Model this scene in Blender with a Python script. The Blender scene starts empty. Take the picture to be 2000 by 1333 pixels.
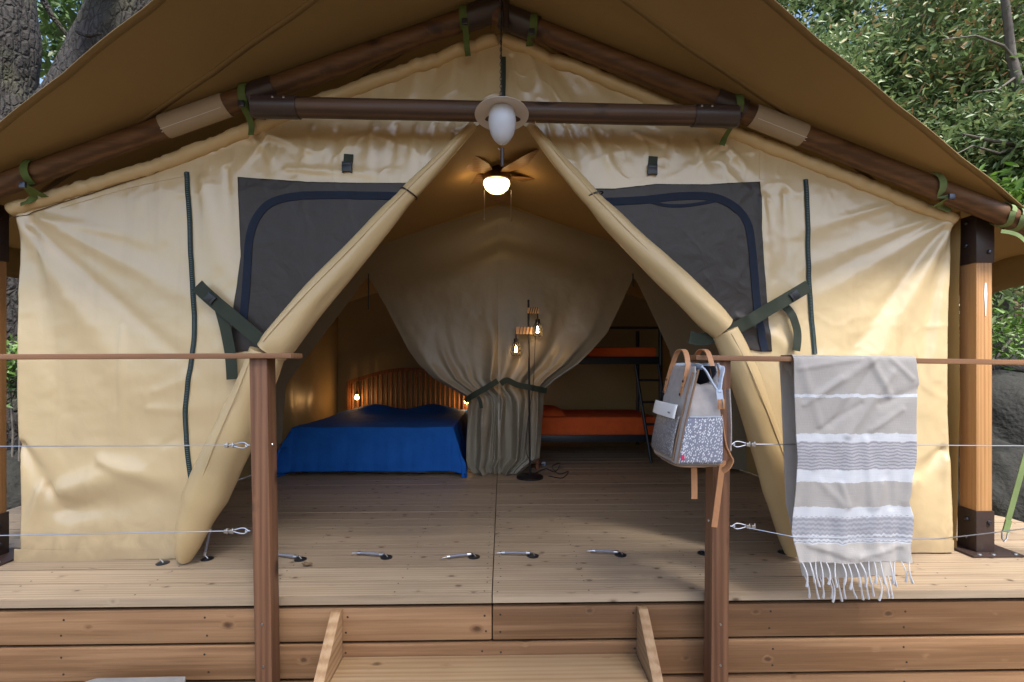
import bpy, bmesh, math, random
import numpy as np
from mathutils import Vector, Matrix
R = math.radians
sc = bpy.context.scene
C = sc.collection
random.seed(7); RNG = np.random.default_rng(11)

# ------------------------------------------------------------------ camera, sky, sun, exposure
YAW, FPX, HY = 0.0209, 944.0, 708.0          # heading, focal length and horizon row of the 2000x1333 photograph
cam = bpy.data.cameras.new('camera'); camo = bpy.data.objects.new('camera', cam); C.objects.link(camo)
camo.location = (0, 0, 1.0); camo.rotation_euler = (R(90), 0, -YAW)
cam.sensor_width = 36; cam.lens = FPX/2000*36; cam.shift_y = (HY-666.5)/2000
cam.clip_start = 0.05; cam.clip_end = 600
sc.camera = camo
SUN_EL, SUN_AZ = 58, 152                      # sun behind the camera to the right, seen through thin cloud
world = bpy.data.worlds.new('World'); sc.world = world; world.use_nodes = True
wn = world.node_tree; bg = wn.nodes['Background']
sky = wn.nodes.new('ShaderNodeTexSky'); sky.sky_type = 'NISHITA'; sky.sun_disc = False
sky.sun_elevation = R(SUN_EL); sky.sun_rotation = R(SUN_AZ); sky.dust_density = 2.5; sky.air_density = 1.0
wn.links.new(sky.outputs[0], bg.inputs[0]); bg.inputs[1].default_value = 0.148
sl = bpy.data.lights.new('sun', 'SUN'); sun = bpy.data.objects.new('sun', sl); C.objects.link(sun)
sl.energy = 3.7; sl.angle = R(12); sl.color = (1.0, 0.95, 0.87)
sd = Vector((math.sin(R(SUN_AZ))*math.cos(R(SUN_EL)), math.cos(R(SUN_AZ))*math.cos(R(SUN_EL)), math.sin(R(SUN_EL))))
sun.rotation_euler = sd.to_track_quat('Z', 'Y').to_euler(); sun.location = sd*30
sc.view_settings.view_transform = 'Standard'; sc.view_settings.look = 'None'
sc.view_settings.gamma = 1; sc.view_settings.use_curve_mapping = False
sc.view_settings.exposure = 1.2
cy = sc.cycles
cy.use_denoising = True
cy.max_bounces = 7; cy.diffuse_bounces = 4; cy.glossy_bounces = 3; cy.transmission_bounces = 4; cy.transparent_max_bounces = 8
cy.caustics_reflective = False; cy.caustics_refractive = False; cy.sample_clamp_indirect = 6

# ------------------------------------------------------------------ measuring helpers (photo pixel -> point on a real plane)
ST, CT = math.sin(YAW), math.cos(YAW)
def ray(px, py):
    a = (px-1000)/FPX
    return (ST+CT*a, CT-ST*a, (HY-py)/FPX)
def P(px, py, Y):
    d = ray(px, py); t = Y/d[1]
    return Vector((d[0]*t, Y, 1+d[2]*t))
def FL(px, py, z=0.0):
    d = ray(px, py); t = (z-1)/d[2]
    return Vector((d[0]*t, d[1]*t, z))

# ------------------------------------------------------------------ object helpers
ORG = {}
def tag(o, label=None, cat=None, group=None, kind=None):
    if label: o['label'] = label
    if cat: o['category'] = cat
    if group: o['group'] = group
    if kind: o['kind'] = kind
    return o
def thing(name, label, cat, loc=(0, 0, 0), group=None):
    o = bpy.data.objects.new(name, None); C.objects.link(o); o.empty_display_size = .1
    o.location = loc; ORG[o] = Vector(loc)
    return tag(o, label, cat, group)
class MB:
    def __init__(s): s.v = []; s.f = []; s.uv = None
    def add(s, v, f):
        k = len(s.v); s.v += [tuple(p) for p in v]; s.f += [tuple(i+k for i in q) for q in f]; return s
    def box(s, x0, x1, y0, y1, z0, z1):
        return s.add([(x0,y0,z0),(x1,y0,z0),(x1,y1,z0),(x0,y1,z0),(x0,y0,z1),(x1,y0,z1),(x1,y1,z1),(x0,y1,z1)],
                     [(3,2,1,0),(4,5,6,7),(0,1,5,4),(1,2,6,5),(2,3,7,6),(3,0,4,7)])
    def bar(s, a, b, w, h, up=(0,0,1)):
        a = Vector(a); b = Vector(b); d = (b-a).normalized(); u = Vector(up)
        sd = d.cross(u).normalized(); u = sd.cross(d).normalized()
        q = []
        for c in (a, b):
            q += [c-sd*w/2-u*h/2, c+sd*w/2-u*h/2, c+sd*w/2+u*h/2, c-sd*w/2+u*h/2]
        return s.add(q, [(0,1,2,3),(7,6,5,4),(0,4,5,1),(1,5,6,2),(2,6,7,3),(3,7,4,0)])
    def tube(s, pts, r, seg=10, cap=True, rfun=None):
        pts = [Vector(p) for p in pts]; n = len(pts); k = len(s.v)
        rs = r if isinstance(r, (list, tuple)) else [r]*n
        t0 = (pts[1]-pts[0]).normalized()
        ref = Vector((0,0,1)) if abs(t0.z) < .9 else Vector((1,0,0))
        nrm = t0.cross(ref).normalized()
        for i, p in enumerate(pts):
            t = (pts[min(i+1,n-1)]-pts[max(i-1,0)]).normalized()
            nrm = (nrm - t*nrm.dot(t)).normalized(); bn = t.cross(nrm)
            for j in range(seg):
                a = 2*math.pi*j/seg
                rr = rs[i]*(rfun(i/(n-1), a) if rfun else 1)
                s.v.append(tuple(p+nrm*math.cos(a)*rr+bn*math.sin(a)*rr))
        for i in range(n-1):
            for j in range(seg):
                a, b = k+i*seg+j, k+i*seg+(j+1)%seg
                s.f.append((a, b, b+seg, a+seg))
        if cap:
            s.f.append(tuple(k+j for j in range(seg))[::-1]); s.f.append(tuple(k+(n-1)*seg+j for j in range(seg)))
        return s
    def ribbon(s, pts, wd, width, th, ws=None):
        """flat strap: pts path, wd width direction(s), th thickness"""
        pts = [Vector(p) for p in pts]; n = len(pts); k = len(s.v)
        for i, p in enumerate(pts):
            t = (pts[min(i+1,n-1)]-pts[max(i-1,0)]).normalized()
            w = Vector(wd[i] if isinstance(wd, list) else wd); w = (w-t*w.dot(t)).normalized(); nn = t.cross(w)
            W = (ws[i] if ws else width)
            for a, b in ((-.5,-.5),(.5,-.5),(.5,.5),(-.5,.5)):
                s.v.append(tuple(p+w*a*W+nn*b*th))
        for i in range(n-1):
            for j in range(4):
                a, b = k+i*4+j, k+i*4+(j+1)%4
                s.f.append((a, b, b+4, a+4))
        s.f.append((k+3,k+2,k+1,k)); e = k+(n-1)*4; s.f.append((e,e+1,e+2,e+3))
        return s
    def lathe(s, prof, c, seg=20, axis=(0,0,1)):
        q = Vector(axis).normalized().to_track_quat('Z','Y'); c = Vector(c); k = len(s.v); n = len(prof)
        for r, z in prof:
            for j in range(seg):
                a = 2*math.pi*j/seg
                s.v.append(tuple(c+q@Vector((r*math.cos(a), r*math.sin(a), z))))
        for i in range(n-1):
            for j in range(seg):
                a, b = k+i*seg+j, k+i*seg+(j+1)%seg
                s.f.append((a, b, b+seg, a+seg))
        if prof[0][0] > 1e-4: s.f.append(tuple(k+j for j in range(seg))[::-1])
        if prof[-1][0] > 1e-4: s.f.append(tuple(k+(n-1)*seg+j for j in range(seg)))
        return s
    def grid(s, X, Y, Z, uv=None):
        X, Y, Z = np.broadcast_arrays(X, Y, Z)
        h, w = X.shape; k = len(s.v)
        s.v += list(zip(X.ravel().tolist(), Y.ravel().tolist(), Z.ravel().tolist()))
        for i in range(h-1):
            for j in range(w-1):
                a = k+i*w+j; s.f.append((a, a+1, a+w+1, a+w))
        if uv is not None: s.uv = [(a, b) for a, b in zip(uv[0].ravel().tolist(), uv[1].ravel().tolist())]
        return s
    def build(s, name, mat, parent=None, smooth=True, ang=40, bevel=0, solid=0, loc=None):
        o0 = ORG[parent] if parent is not None else Vector((0,0,0))
        base = Vector(loc) if loc is not None else o0
        me = bpy.data.meshes.new(name)
        me.from_pydata([(a-base.x, b-base.y, c-base.z) for a, b, c in s.v], [], s.f)
        if s.uv:
            l = me.uv_layers.new(name='UVMap'); idx = np.zeros(len(me.loops), dtype=np.int32); me.loops.foreach_get('vertex_index', idx)
            l.data.foreach_set('uv', np.array(s.uv, dtype=np.float32)[idx].ravel())
        if bevel:
            bm = bmesh.new(); bm.from_mesh(me); bm.normal_update()
            es = [e for e in bm.edges if len(e.link_faces) == 2 and e.calc_face_angle(0) > R(35)]
            bmesh.ops.bevel(bm, geom=es, offset=bevel, segments=2, profile=.6, affect='EDGES', clamp_overlap=True)
            bm.to_mesh(me); bm.free()
        me.materials.append(mat)
        if smooth:
            me.polygons.foreach_set('use_smooth', [True]*len(me.polygons)); me.set_sharp_from_angle(angle=R(ang))
        o = bpy.data.objects.new(name, me); C.objects.link(o)
        if parent is not None: o.parent = parent; o.location = base-o0
        else: o.location = base
        ORG[o] = base
        if solid:
            m = o.modifiers.new('thickness', 'SOLIDIFY'); m.thickness = solid; m.offset = 0
        return o
def copy_tree(o, parent=None, delta=None):
    c = o.copy(); C.objects.link(c)
    if parent is not None: c.parent = parent
    for ch in o.children: copy_tree(ch, c)
    return c

# ------------------------------------------------------------------ numpy noise
def vnoise(x, y, seed=0):
    x = np.asarray(x, float); y = np.asarray(y, float)
    xi = np.floor(x); yi = np.floor(y); fx = x-xi; fy = y-yi
    fx = fx*fx*(3-2*fx); fy = fy*fy*(3-2*fy)
    def h(a, b):
        v = np.sin(a*127.1+b*311.7+seed*74.7)*43758.5453
        return v-np.floor(v)
    return (h(xi,yi)*(1-fx)+h(xi+1,yi)*fx)*(1-fy)+(h(xi,yi+1)*(1-fx)+h(xi+1,yi+1)*fx)*fy-.5
def fnoise(x, y, seed=0, o=3):
    r = 0; a = 1
    for k in range(o): r = r+a*vnoise(x*2**k, y*2**k, seed+k*17); a *= .5
    return r

# ------------------------------------------------------------------ materials
class Mat:
    def __init__(s, name):
        s.m = bpy.data.materials.new(name); s.m.use_nodes = True; s.t = s.m.node_tree; s.t.nodes.clear()
        s.out = s.t.nodes.new('ShaderNodeOutputMaterial')
    def n(s, typ, props=None, **inp):
        nd = s.t.nodes.new('ShaderNode'+typ)
        for k, v in (props or {}).items(): setattr(nd, k, v)
        for k, v in inp.items():
            k2 = k.replace('_', ' ')
            sock = nd.inputs[int(k[1:])] if k[0] == 'i' and k[1:].isdigit() else nd.inputs[k2]
            if isinstance(v, bpy.types.NodeSocket): s.t.links.new(v, sock)
            elif hasattr(v, 'outputs'): s.t.links.new(v.outputs[0], sock)
            else: sock.default_value = v
        return nd
    def math(s, op, a, b=0.0, clamp=False): return s.n('Math', {'operation': op, 'use_clamp': clamp}, i0=a, i1=b)
    def ramp(s, fac, stops, interp='LINEAR'):
        r = s.n('ValToRGB', i0=fac); cr = r.color_ramp; cr.interpolation = interp
        while len(cr.elements) < len(stops): cr.elements.new(.5)
        for e, (p, c) in zip(cr.elements, stops):
            e.position = p; e.color = (*c, 1) if len(c) == 3 else c
        return r
    def mix(s, fac, a, b, mode='MIX'):
        nd = s.n('Mix', {'data_type': 'RGBA', 'blend_type': mode})
        for sock, v in ((nd.inputs[0], fac), (nd.inputs[6], a), (nd.inputs[7], b)):
            if isinstance(v, bpy.types.NodeSocket): s.t.links.new(v, sock)
            elif hasattr(v, 'outputs'): s.t.links.new(v.outputs[2] if v.bl_idname == 'ShaderNodeMix' else v.outputs[0], sock)
            else: sock.default_value = (*v, 1) if isinstance(v, tuple) and len(v) == 3 else v
        return nd.outputs[2]
    def done(s, col, rough=.5, bump=None, bs=.3, bd=.01, trans=0, **kw):
        b = s.n('BsdfPrincipled')
        def setp(name, v):
            sock = b.inputs[name]
            if isinstance(v, bpy.types.NodeSocket): s.t.links.new(v, sock)
            elif hasattr(v, 'outputs'): s.t.links.new(v.outputs[0], sock)
            else: sock.default_value = (*v, 1) if isinstance(v, tuple) and len(v) == 3 else v
        setp('Base Color', col); setp('Roughness', rough)
        for k, v in kw.items(): setp(k.replace('_', ' '), v)
        if bump is not None:
            bn = s.n('Bump', Strength=bs, Distance=bd, Height=bump); s.t.links.new(bn.outputs[0], b.inputs['Normal'])
        sh = b.outputs[0]
        if trans:
            tr = s.n('BsdfTranslucent', Color=col if not isinstance(col, tuple) else (*col, 1))
            mx = s.n('MixShader', i0=trans, i1=sh, i2=tr.outputs[0]); sh = mx.outputs[0]
        s.t.links.new(sh, s.out.inputs[0]); return s.m
def plain(name, col, rough=.5, metal=0, noise=0, nscale=30, bs=.15, **kw):
    M = Mat(name); c = col; bump = None
    tc = M.n('TexCoord').outputs['Object']
    nz = M.n('TexNoise', Vector=tc, Scale=nscale, Detail=4)
    if noise:
        c = M.mix(nz.outputs[0], tuple(v*(1-noise) for v in col), tuple(min(1, v*(1+noise)) for v in col))
    return M.done(c, rough, bump=nz.outputs[0], bs=bs, bd=.002, Metallic=metal, **kw)
def wood(name, c0, c1, cd, axis=0, rough=.6, knot=.55, gs=1.0, var=.12, kscale=1.0, bs=.35, spec=.35, kr=1.0):
    M = Mat(name); tc = M.n('TexCoord').outputs['Object']
    rnd = M.n('ObjectInfo').outputs['Random']
    off = M.n('CombineXYZ', X=M.math('MULTIPLY', rnd, 37.0), Y=M.math('MULTIPLY', rnd, 91.0), Z=M.math('MULTIPLY', rnd, 53.0))
    p = M.n('VectorMath', {'operation': 'ADD'}, i0=tc, i1=off).outputs[0]
    def sv(l, c): q = [c, c, c]; q[axis] = l; return tuple(q)
    # knots bend the grain around themselves
    kp = M.n('Mapping', Vector=p, Scale=sv(4.2*kscale, 6.5*kscale)).outputs[0]
    vor = M.n('TexVoronoi', Vector=kp, Scale=1.0, Randomness=1.0)
    kd = vor.outputs['Distance']; kc = M.n('SeparateColor', Color=vor.outputs['Color'])
    pick = M.math('GREATER_THAN', kc.outputs[0], 1-knot)
    kn = M.n('TexNoise', Vector=p, Scale=60.0, Detail=2)
    kdn = M.math('ADD', kd, M.math('MULTIPLY', M.math('SUBTRACT', kn.outputs[0], .5), .09))
    core = M.math('MULTIPLY', pick, M.n('MapRange', {'interpolation_type':'SMOOTHSTEP'}, Value=kdn, i1=.17*kr, i2=.05*kr, i3=0.0, i4=1.0).outputs[0])
    halo = M.math('MULTIPLY', pick, M.n('MapRange', {'interpolation_type':'SMOOTHSTEP'}, Value=kdn, i1=.30*kr, i2=.10*kr, i3=0.0, i4=1.0).outputs[0])
    bend = M.n('CombineXYZ', X=M.math('MULTIPLY', halo, .012), Y=M.math('MULTIPLY', halo, .012), Z=M.math('MULTIPLY', halo, .012))
    p2 = M.n('VectorMath', {'operation': 'ADD'}, i0=p, i1=bend).outputs[0]
    g1 = M.n('TexNoise', Vector=M.n('Mapping', Vector=p2, Scale=sv(.9*gs, 16*gs)).outputs[0], Scale=1.0, Detail=5, Roughness=.6)
    g2 = M.n('TexNoise', Vector=M.n('Mapping', Vector=p2, Scale=sv(4*gs, 150*gs)).outputs[0], Scale=1.0, Detail=3)
    w = M.n('TexWave', {'bands_direction': 'XYZ'[(axis+1) % 3]}, Vector=M.n('Mapping', Vector=p2, Scale=sv(.35, 9*gs)).outputs[0], Scale=1.2, Distortion=4.0, Detail=3, Detail_Scale=1.2)
    g3 = M.n('TexNoise', Vector=M.n('Mapping', Vector=p2, Scale=sv(.7*gs, 46*gs)).outputs[0], Scale=1.0, Detail=4, Roughness=.65)
    f = M.math('ADD', M.math('MULTIPLY', g1.outputs[0], .40), M.math('ADD', M.math('MULTIPLY', w.outputs[0], .16), M.math('MULTIPLY', g3.outputs[0], .44)))
    col = M.ramp(f, [(.33, tuple(v*.82 for v in c1)), (.43, c1), (.52, tuple((a+b)/2 for a, b in zip(c0, c1))), (.64, c0)]).outputs[0]
    col = M.mix(M.math('MULTIPLY', g2.outputs[0], .42), col, M.mix(.5, col, cd))
    col = M.mix(M.math('MULTIPLY', halo, .38), col, tuple(a*.45+b*.55 for a, b in zip(cd, c1)))
    col = M.mix(M.math('MULTIPLY', core, .85), col, cd)
    big = M.n('TexNoise', Vector=p, Scale=1.7, Detail=3)
    br = M.math('ADD', M.math('MULTIPLY', rnd, var*2), M.math('ADD', 1-var-.12, M.math('MULTIPLY', big.outputs[0], .24)))
    col = M.n('HueSaturation', Hue=.5, Saturation=1.0, Value=br, Color=col).outputs[0]
    h = M.math('SUBTRACT', M.math('ADD', g2.outputs[0], M.math('MULTIPLY', g1.outputs[0], .6)), M.math('MULTIPLY', core, .8))
    ro = M.math('ADD', rough-.1, M.math('MULTIPLY', g1.outputs[0], .2))
    return M.done(col, ro, bump=h, bs=bs, bd=.0025, Specular_IOR_Level=spec)
def canvas(name, c0, c1, rough=.36, trans=0, weave=.06, crinkle=.35, spec=.5, stain=None, bs=.22, coat=0, dirt=False):
    M = Mat(name); tc = M.n('TexCoord').outputs['Object']
    n1 = M.n('TexNoise', Vector=tc, Scale=2.1, Detail=4)
    n2 = M.n('TexNoise', Vector=tc, Scale=9.0, Detail=5, Distortion=1.2)
    n3 = M.n('TexNoise', Vector=tc, Scale=240.0, Detail=1)
    ms = M.n('TexVoronoi', {'feature': 'DISTANCE_TO_EDGE'}, Vector=M.n('VectorMath', {'operation': 'ADD'}, i0=tc, i1=M.n('VectorMath', {'operation':'SCALE'}, i0=n2.outputs['Color'], Scale=.22).outputs[0]).outputs[0], Scale=5.0)
    cr = M.n('MapRange', Value=ms.outputs[0], i1=0.0, i2=.09, i3=0.0, i4=1.0)
    col = M.mix(n1.outputs[0], c0, c1)
    if dirt:
        zz = M.n('SeparateXYZ', Vector=tc).outputs[2]
        lowz = M.n('MapRange', {'interpolation_type':'SMOOTHSTEP'}, Value=M.math('SUBTRACT', zz, M.math('MULTIPLY', n2.outputs[0], .22)), i1=.10, i2=-.12, i3=0.0, i4=.55)
        col = M.mix(lowz.outputs[0], col, (.20,.14,.085))
        vs = M.n('TexNoise', Vector=M.n('Mapping', Vector=tc, Scale=(9.0,9.0,.8)).outputs[0], Scale=1.0, Detail=4)
        col = M.mix(M.n('MapRange', Value=vs.outputs[0], i1=.56, i2=.80, i3=0.0, i4=.30).outputs[0], col, (.36,.25,.125))
    if stain:
        col = M.mix(M.n('MapRange', Value=n2.outputs[0], i1=.55, i2=.75, i3=0.0, i4=.35).outputs[0], col, stain)
    h = M.math('ADD', M.math('MULTIPLY', n2.outputs[0], 1.0), M.math('ADD', M.math('MULTIPLY', cr.outputs[0], crinkle), M.math('MULTIPLY', n3.outputs[0], weave)))
    ro = M.math('ADD', rough-.07, M.math('MULTIPLY', n2.outputs[0], .16))
    return M.done(col, ro, bump=h, bs=bs, bd=.012, trans=trans, Specular_IOR_Level=spec, Coat_Weight=coat, Coat_Roughness=.18)
def emit(name, col, s):
    M = Mat(name); e = M.n('Emission', Color=(*col, 1), Strength=s); M.t.links.new(e.outputs[0], M.out.inputs[0]); return M.m
def leafmat(name, stops, rough=.45):
    M = Mat(name); g = M.n('NewGeometry').outputs['Random Per Island']
    c = M.ramp(g, stops, 'CONSTANT' if len(stops) > 5 else 'LINEAR').outputs[0]
    return M.done(c, rough, trans=.28, Specular_IOR_Level=.5)
def webbing(name, col, stripe=.25):
    M = Mat(name); tc = M.n('TexCoord').outputs['Object']
    w = M.n('TexNoise', Vector=tc, Scale=420.0, Detail=1); n = M.n('TexNoise', Vector=tc, Scale=14.0, Detail=3)
    c = M.mix(n.outputs[0], tuple(v*.75 for v in col), tuple(v*1.25 for v in col))
    return M.done(c, .7, bump=w.outputs[0], bs=.3, bd=.001, Specular_IOR_Level=.25)

m_canvas = canvas('tan_coated_canvas', (.58,.445,.25), (.62,.49,.285), rough=.32, crinkle=0, spec=.6, bs=.14, coat=.9, dirt=True)
m_roll = canvas('tan_rolled_canvas', (.56,.415,.215), (.59,.445,.24), rough=.34, crinkle=0, bs=.2)
m_inner = canvas('olive_inner_canvas', (.27,.235,.175), (.30,.265,.20), rough=.38, crinkle=.04)
m_side = canvas('inner_side_canvas', (.34,.225,.09), (.38,.26,.11), rough=.34, crinkle=.04, trans=.05)
m_liner = canvas('ceiling_liner_canvas', (.42,.285,.135), (.46,.32,.155), rough=.6, crinkle=.05, trans=.30, spec=.2)
m_roof = canvas('brown_roof_canvas', (.31,.215,.10), (.345,.245,.12), rough=.62, crinkle=.02, trans=.30, spec=.2)
m_window = canvas('charcoal_window_vinyl', (.030,.024,.020), (.042,.034,.029), rough=.42, crinkle=0, bs=.35, spec=.35)
m_navy = webbing('navy_trim', (.010,.016,.034))
m_zip = webbing('dark_zip', (.022,.04,.04))
m_web = webbing('olive_webbing', (.034,.043,.03))
m_green = webbing('green_strap', (.10,.15,.045))
m_lime = webbing('pale_green_strap', (.17,.23,.095))
m_black = plain('black_plastic', (.012,.013,.016), .35)
m_stitch = plain('dark_stitching', (.09,.06,.03), .8)
m_deck = wood('weathered_deck_larch', (.46,.36,.255), (.35,.265,.18), (.085,.052,.035), 0, .46, knot=.38, gs=1.3, var=.10, kscale=2.6, kr=1.25)
m_fascia = wood('oiled_fascia_larch', (.37,.215,.112), (.205,.108,.052), (.07,.034,.018), 0, .5, knot=.24, var=.22, kscale=2.0, kr=1.15)
m_step = wood('pale_step_larch', (.46,.325,.19), (.36,.235,.125), (.12,.07,.035), 0, .6, knot=.4, kscale=1.7)
m_stepy = wood('pale_stringer_larch', (.45,.30,.17), (.34,.20,.10), (.10,.06,.03), 1, .6, knot=.4, kscale=1.7)
m_rail = wood('reddish_rail_wood', (.40,.215,.115), (.29,.145,.075), (.05,.022,.014), 0, .5, knot=.4)
m_post = wood('reddish_post_wood', (.235,.115,.062), (.145,.068,.036), (.035,.015,.01), 2, .55, knot=.6)
m_tpost = wood('orange_glulam_post', (.49,.275,.12), (.39,.20,.08), (.22,.10,.04), 2, .5, knot=.25, gs=1.6)
m_log = wood('brown_log', (.17,.085,.036), (.085,.04,.017), (.03,.014,.008), 0, .5, knot=.6, gs=.9)
m_beam = wood('dark_beam_log', (.125,.070,.042), (.05,.029,.019), (.02,.01,.008), 0, .42, knot=.5)
m_brown = plain('brown_coated_steel', (.040,.025,.022), .38, 0, .15, 60, .08)
m_bolt = plain('dark_bolt_steel', (.08,.08,.10), .3, .8)
m_steel = plain('bright_steel', (.62,.63,.66), .28, 1.0)
m_bungee = plain('grey_bungee', (.20,.21,.26), .6, 0, .2, 300)
m_wrap = canvas('beige_wrap', (.34,.265,.18), (.37,.29,.20), rough=.6, crinkle=.05)
m_bark = None
# ================================================================== GROUND, HILLSIDE
def ground_z(x, y):
    x = np.asarray(x, float); y = np.asarray(y, float)
    sm = lambda t: np.clip(t, 0, 1)**2*(3-2*np.clip(t, 0, 1))
    z = -.40-.26*sm((x+.5)/1.2)
    z = z+.62*np.clip(x-3.3, 0, 9)*sm((x-3.3)/1.2)+.10*np.clip(x-12, 0, 30)
    z = z+.30*np.clip(y-9, 0, 14)*sm((y-9)/3)
    return z+.09*fnoise(x*.9, y*.9, 3)*sm(np.hypot(x, y-4)/3-.6)
def axis_pts():
    a = np.concatenate([np.linspace(-200, -14, 24)[:-1], np.linspace(-14, 18, 161), np.linspace(18, 200, 24)[1:]]); return a
gx, gy = np.meshgrid(axis_pts(), axis_pts())
M = Mat('forest_soil'); tc = M.n('TexCoord').outputs['Object']
n1 = M.n('TexNoise', Vector=tc, Scale=3.0, Detail=8); n2 = M.n('TexNoise', Vector=tc, Scale=40.0, Detail=4)
col = M.mix(n1.outputs[0], (.055,.04,.027), (.12,.09,.06)); col = M.mix(M.math('MULTIPLY', n2.outputs[0], .6), col, (.17,.125,.085))
m_soil = M.done(col, .95, bump=n2.outputs[0], bs=.8, bd=.03)
g = MB().grid(gx, gy, ground_z(gx, gy)).build('ground', m_soil); tag(g, kind='structure')

def rock(name, c, s, seed, label, cat='rock', mat=None, group=None):
    bm = bmesh.new(); bmesh.ops.create_icosphere(bm, subdivisions=5, radius=1)
    for v in bm.verts:
        p = v.co.copy(); q = 1+.30*float(fnoise(p.x*1.3+seed, p.y*1.3+p.z*1.7, seed))+.07*float(fnoise(p.x*6+seed, p.z*6-p.y*5, seed+5))
        v.co = Vector((p.x*s[0], p.y*s[1], p.z*s[2]))*q
    me = bpy.data.meshes.new(name); bm.to_mesh(me); bm.free(); me.materials.append(mat or m_rock)
    me.polygons.foreach_set('use_smooth', [True]*len(me.polygons))
    o = bpy.data.objects.new(name, me); C.objects.link(o); o.location = c
    return tag(o, label, cat, group)
M = Mat('dark_granite'); tc = M.n('TexCoord').outputs['Object']
n1 = M.n('TexNoise', Vector=tc, Scale=4.0, Detail=10, Roughness=.65); n2 = M.n('TexNoise', Vector=tc, Scale=26.0, Detail=6)
col = M.ramp(n1.outputs[0], [(.3, (.006,.006,.006)), (.55, (.013,.0125,.0115)), (.75, (.030,.029,.026))]).outputs[0]
m_rock = M.done(M.mix(M.math('MULTIPLY', n2.outputs[0], .4), col, (.013,.016,.009)), .85, bump=n2.outputs[0], bs=.6, bd=.03)
rock('boulder', (4.75, 4.3, -.05), (1.15, .9, .95), 3, 'big dark boulder behind the orange post on the right', 'boulder')
rock('boulder', (3.62, 3.45, -.35), (.55, .5, .72), 8, 'lower grey boulder just right of the orange post foot', 'boulder')
rock('boulder', (6.6, 5.6, .9), (1.3, .9, .62), 14, 'flat topped boulder up the slope under the leaf litter', 'boulder')
rock('rock', (-4.15, 4.0, -.2), (.55, .4, .50), 21, 'mossy rock behind the left tent corner near the ground', 'rock')
rock('rock', (-5.2, 4.9, .05), (.6, .5, .5), 27, 'mossy rock below the big trunk, further left', 'rock')
rock('rock', (-3.35, 3.05, -.36), (.3, .3, .28), 33, 'small dark rock beside the left post foot', 'rock')

# flat stone slab by the steps
a, b = P(178, 1324, 1.985), P(372, 1324, 1.985)
mb = MB(); z = a.z
mb.add([(a.x+.02,1.985,z),(b.x-.02,1.99,z),(b.x,1.95,z),(b.x+.02,1.45,z-.01),(a.x-.1,1.42,z-.01),(a.x-.05,1.93,z)]+
       [(a.x+.02,1.985,z-.14),(b.x-.02,1.99,z-.14),(b.x,1.95,z-.14),(b.x+.02,1.45,z-.14),(a.x-.1,1.42,z-.14),(a.x-.05,1.93,z-.14)],
       [(0,5,4,3,2,1),(0,1,7,6),(1,2,8,7),(2,3,9,8),(3,4,10,9),(4,5,11,10),(5,0,6,11)])
o = mb.build('paving_stone', plain('pale_grey_stone', (.25,.25,.25), .8, 0, .3, 9, .4), bevel=.008)
tag(o, 'flat pale grey stone lying on the ground at the foot of the deck', 'stone')

# ================================================================== TREES AND SHRUBS
def leaf_mesh(pts, size, seed, flat=.0):
    rg = np.random.default_rng(seed); n = len(pts)
    nrm = rg.normal(size=(n, 3)); nrm[:, 2] = np.abs(nrm[:, 2])+.35; nrm /= np.linalg.norm(nrm, axis=1)[:, None]
    t = rg.normal(size=(n, 3)); t -= nrm*(t*nrm).sum(1)[:, None]; t /= np.linalg.norm(t, axis=1)[:, None]
    b = np.cross(nrm, t); L = size*(.6+.8*rg.random(n))[:, None]; W = L*(.52+.2*rg.random(n))[:, None]
    v = np.empty((n, 6, 3))
    v[:, 0] = pts-t*L; v[:, 1] = pts-t*L*.25+b*W*.5+nrm*L*.10; v[:, 2] = pts+t*L*.35+b*W*.42+nrm*L*.08
    v[:, 3] = pts+t*L; v[:, 4] = pts+t*L*.35-b*W*.42+nrm*L*.08; v[:, 5] = pts-t*L*.25-b*W*.5+nrm*L*.10
    me = bpy.data.meshes.new('leaves')
    me.vertices.add(n*6); me.vertices.foreach_set('co', v.ravel())
    idx = np.arange(n)[:, None]*6
    quads = np.concatenate([idx+[0,1,5,0] if False else np.empty((n,0),int)], 1)
    f = np.concatenate([idx+np.array([0,1,2,3]), idx+np.array([0,3,4,5])], 1).ravel()
    me.loops.add(n*8); me.loops.foreach_set('vertex_index', f)
    me.polygons.add(n*2); me.polygons.foreach_set('loop_start', np.arange(n*2)*4); me.polygons.foreach_set('loop_total', np.full(n*2, 4))
    me.update(calc_edges=True); me.validate(); return me
def leaves(name, pts, size, mat, parent, seed):
    o0 = ORG[parent] if parent is not None else Vector((0,0,0))
    me = leaf_mesh(np.asarray(pts)-np.array(o0), size, seed); me.materials.append(mat)
    o = bpy.data.objects.new(name, me); C.objects.link(o); o['kind'] = 'stuff'
    if parent is not None: o.parent = parent
    ORG[o] = o0; return o
def limb(a, b, r0, r1, bend=.2, n=9, seed=0):
    rr = random.Random(seed); a = Vector(a); b = Vector(b); L = (b-a).length
    w1 = Vector((rr.uniform(-1,1), rr.uniform(-1,1), rr.uniform(-.3,.3)))*bend*L*.4; w2 = Vector((rr.uniform(-1,1), rr.uniform(-1,1), rr.uniform(-.3,.3)))*bend*L*.2
    pts = [a.lerp(b, t)+w1*math.sin(math.pi*t)+w2*math.sin(2*math.pi*t) for t in [i/(n-1) for i in range(n)]]
    return pts, [r0+(r1-r0)*i/(n-1) for i in range(n)]
M = Mat('twig_bark'); tc = M.n('TexCoord').outputs['Object']; n1 = M.n('TexNoise', Vector=tc, Scale=18.0, Detail=6)
m_twig = M.done(M.mix(n1.outputs[0], (.06,.052,.045), (.15,.135,.12)), .85, bump=n1.outputs[0], bs=.6, bd=.01)
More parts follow.
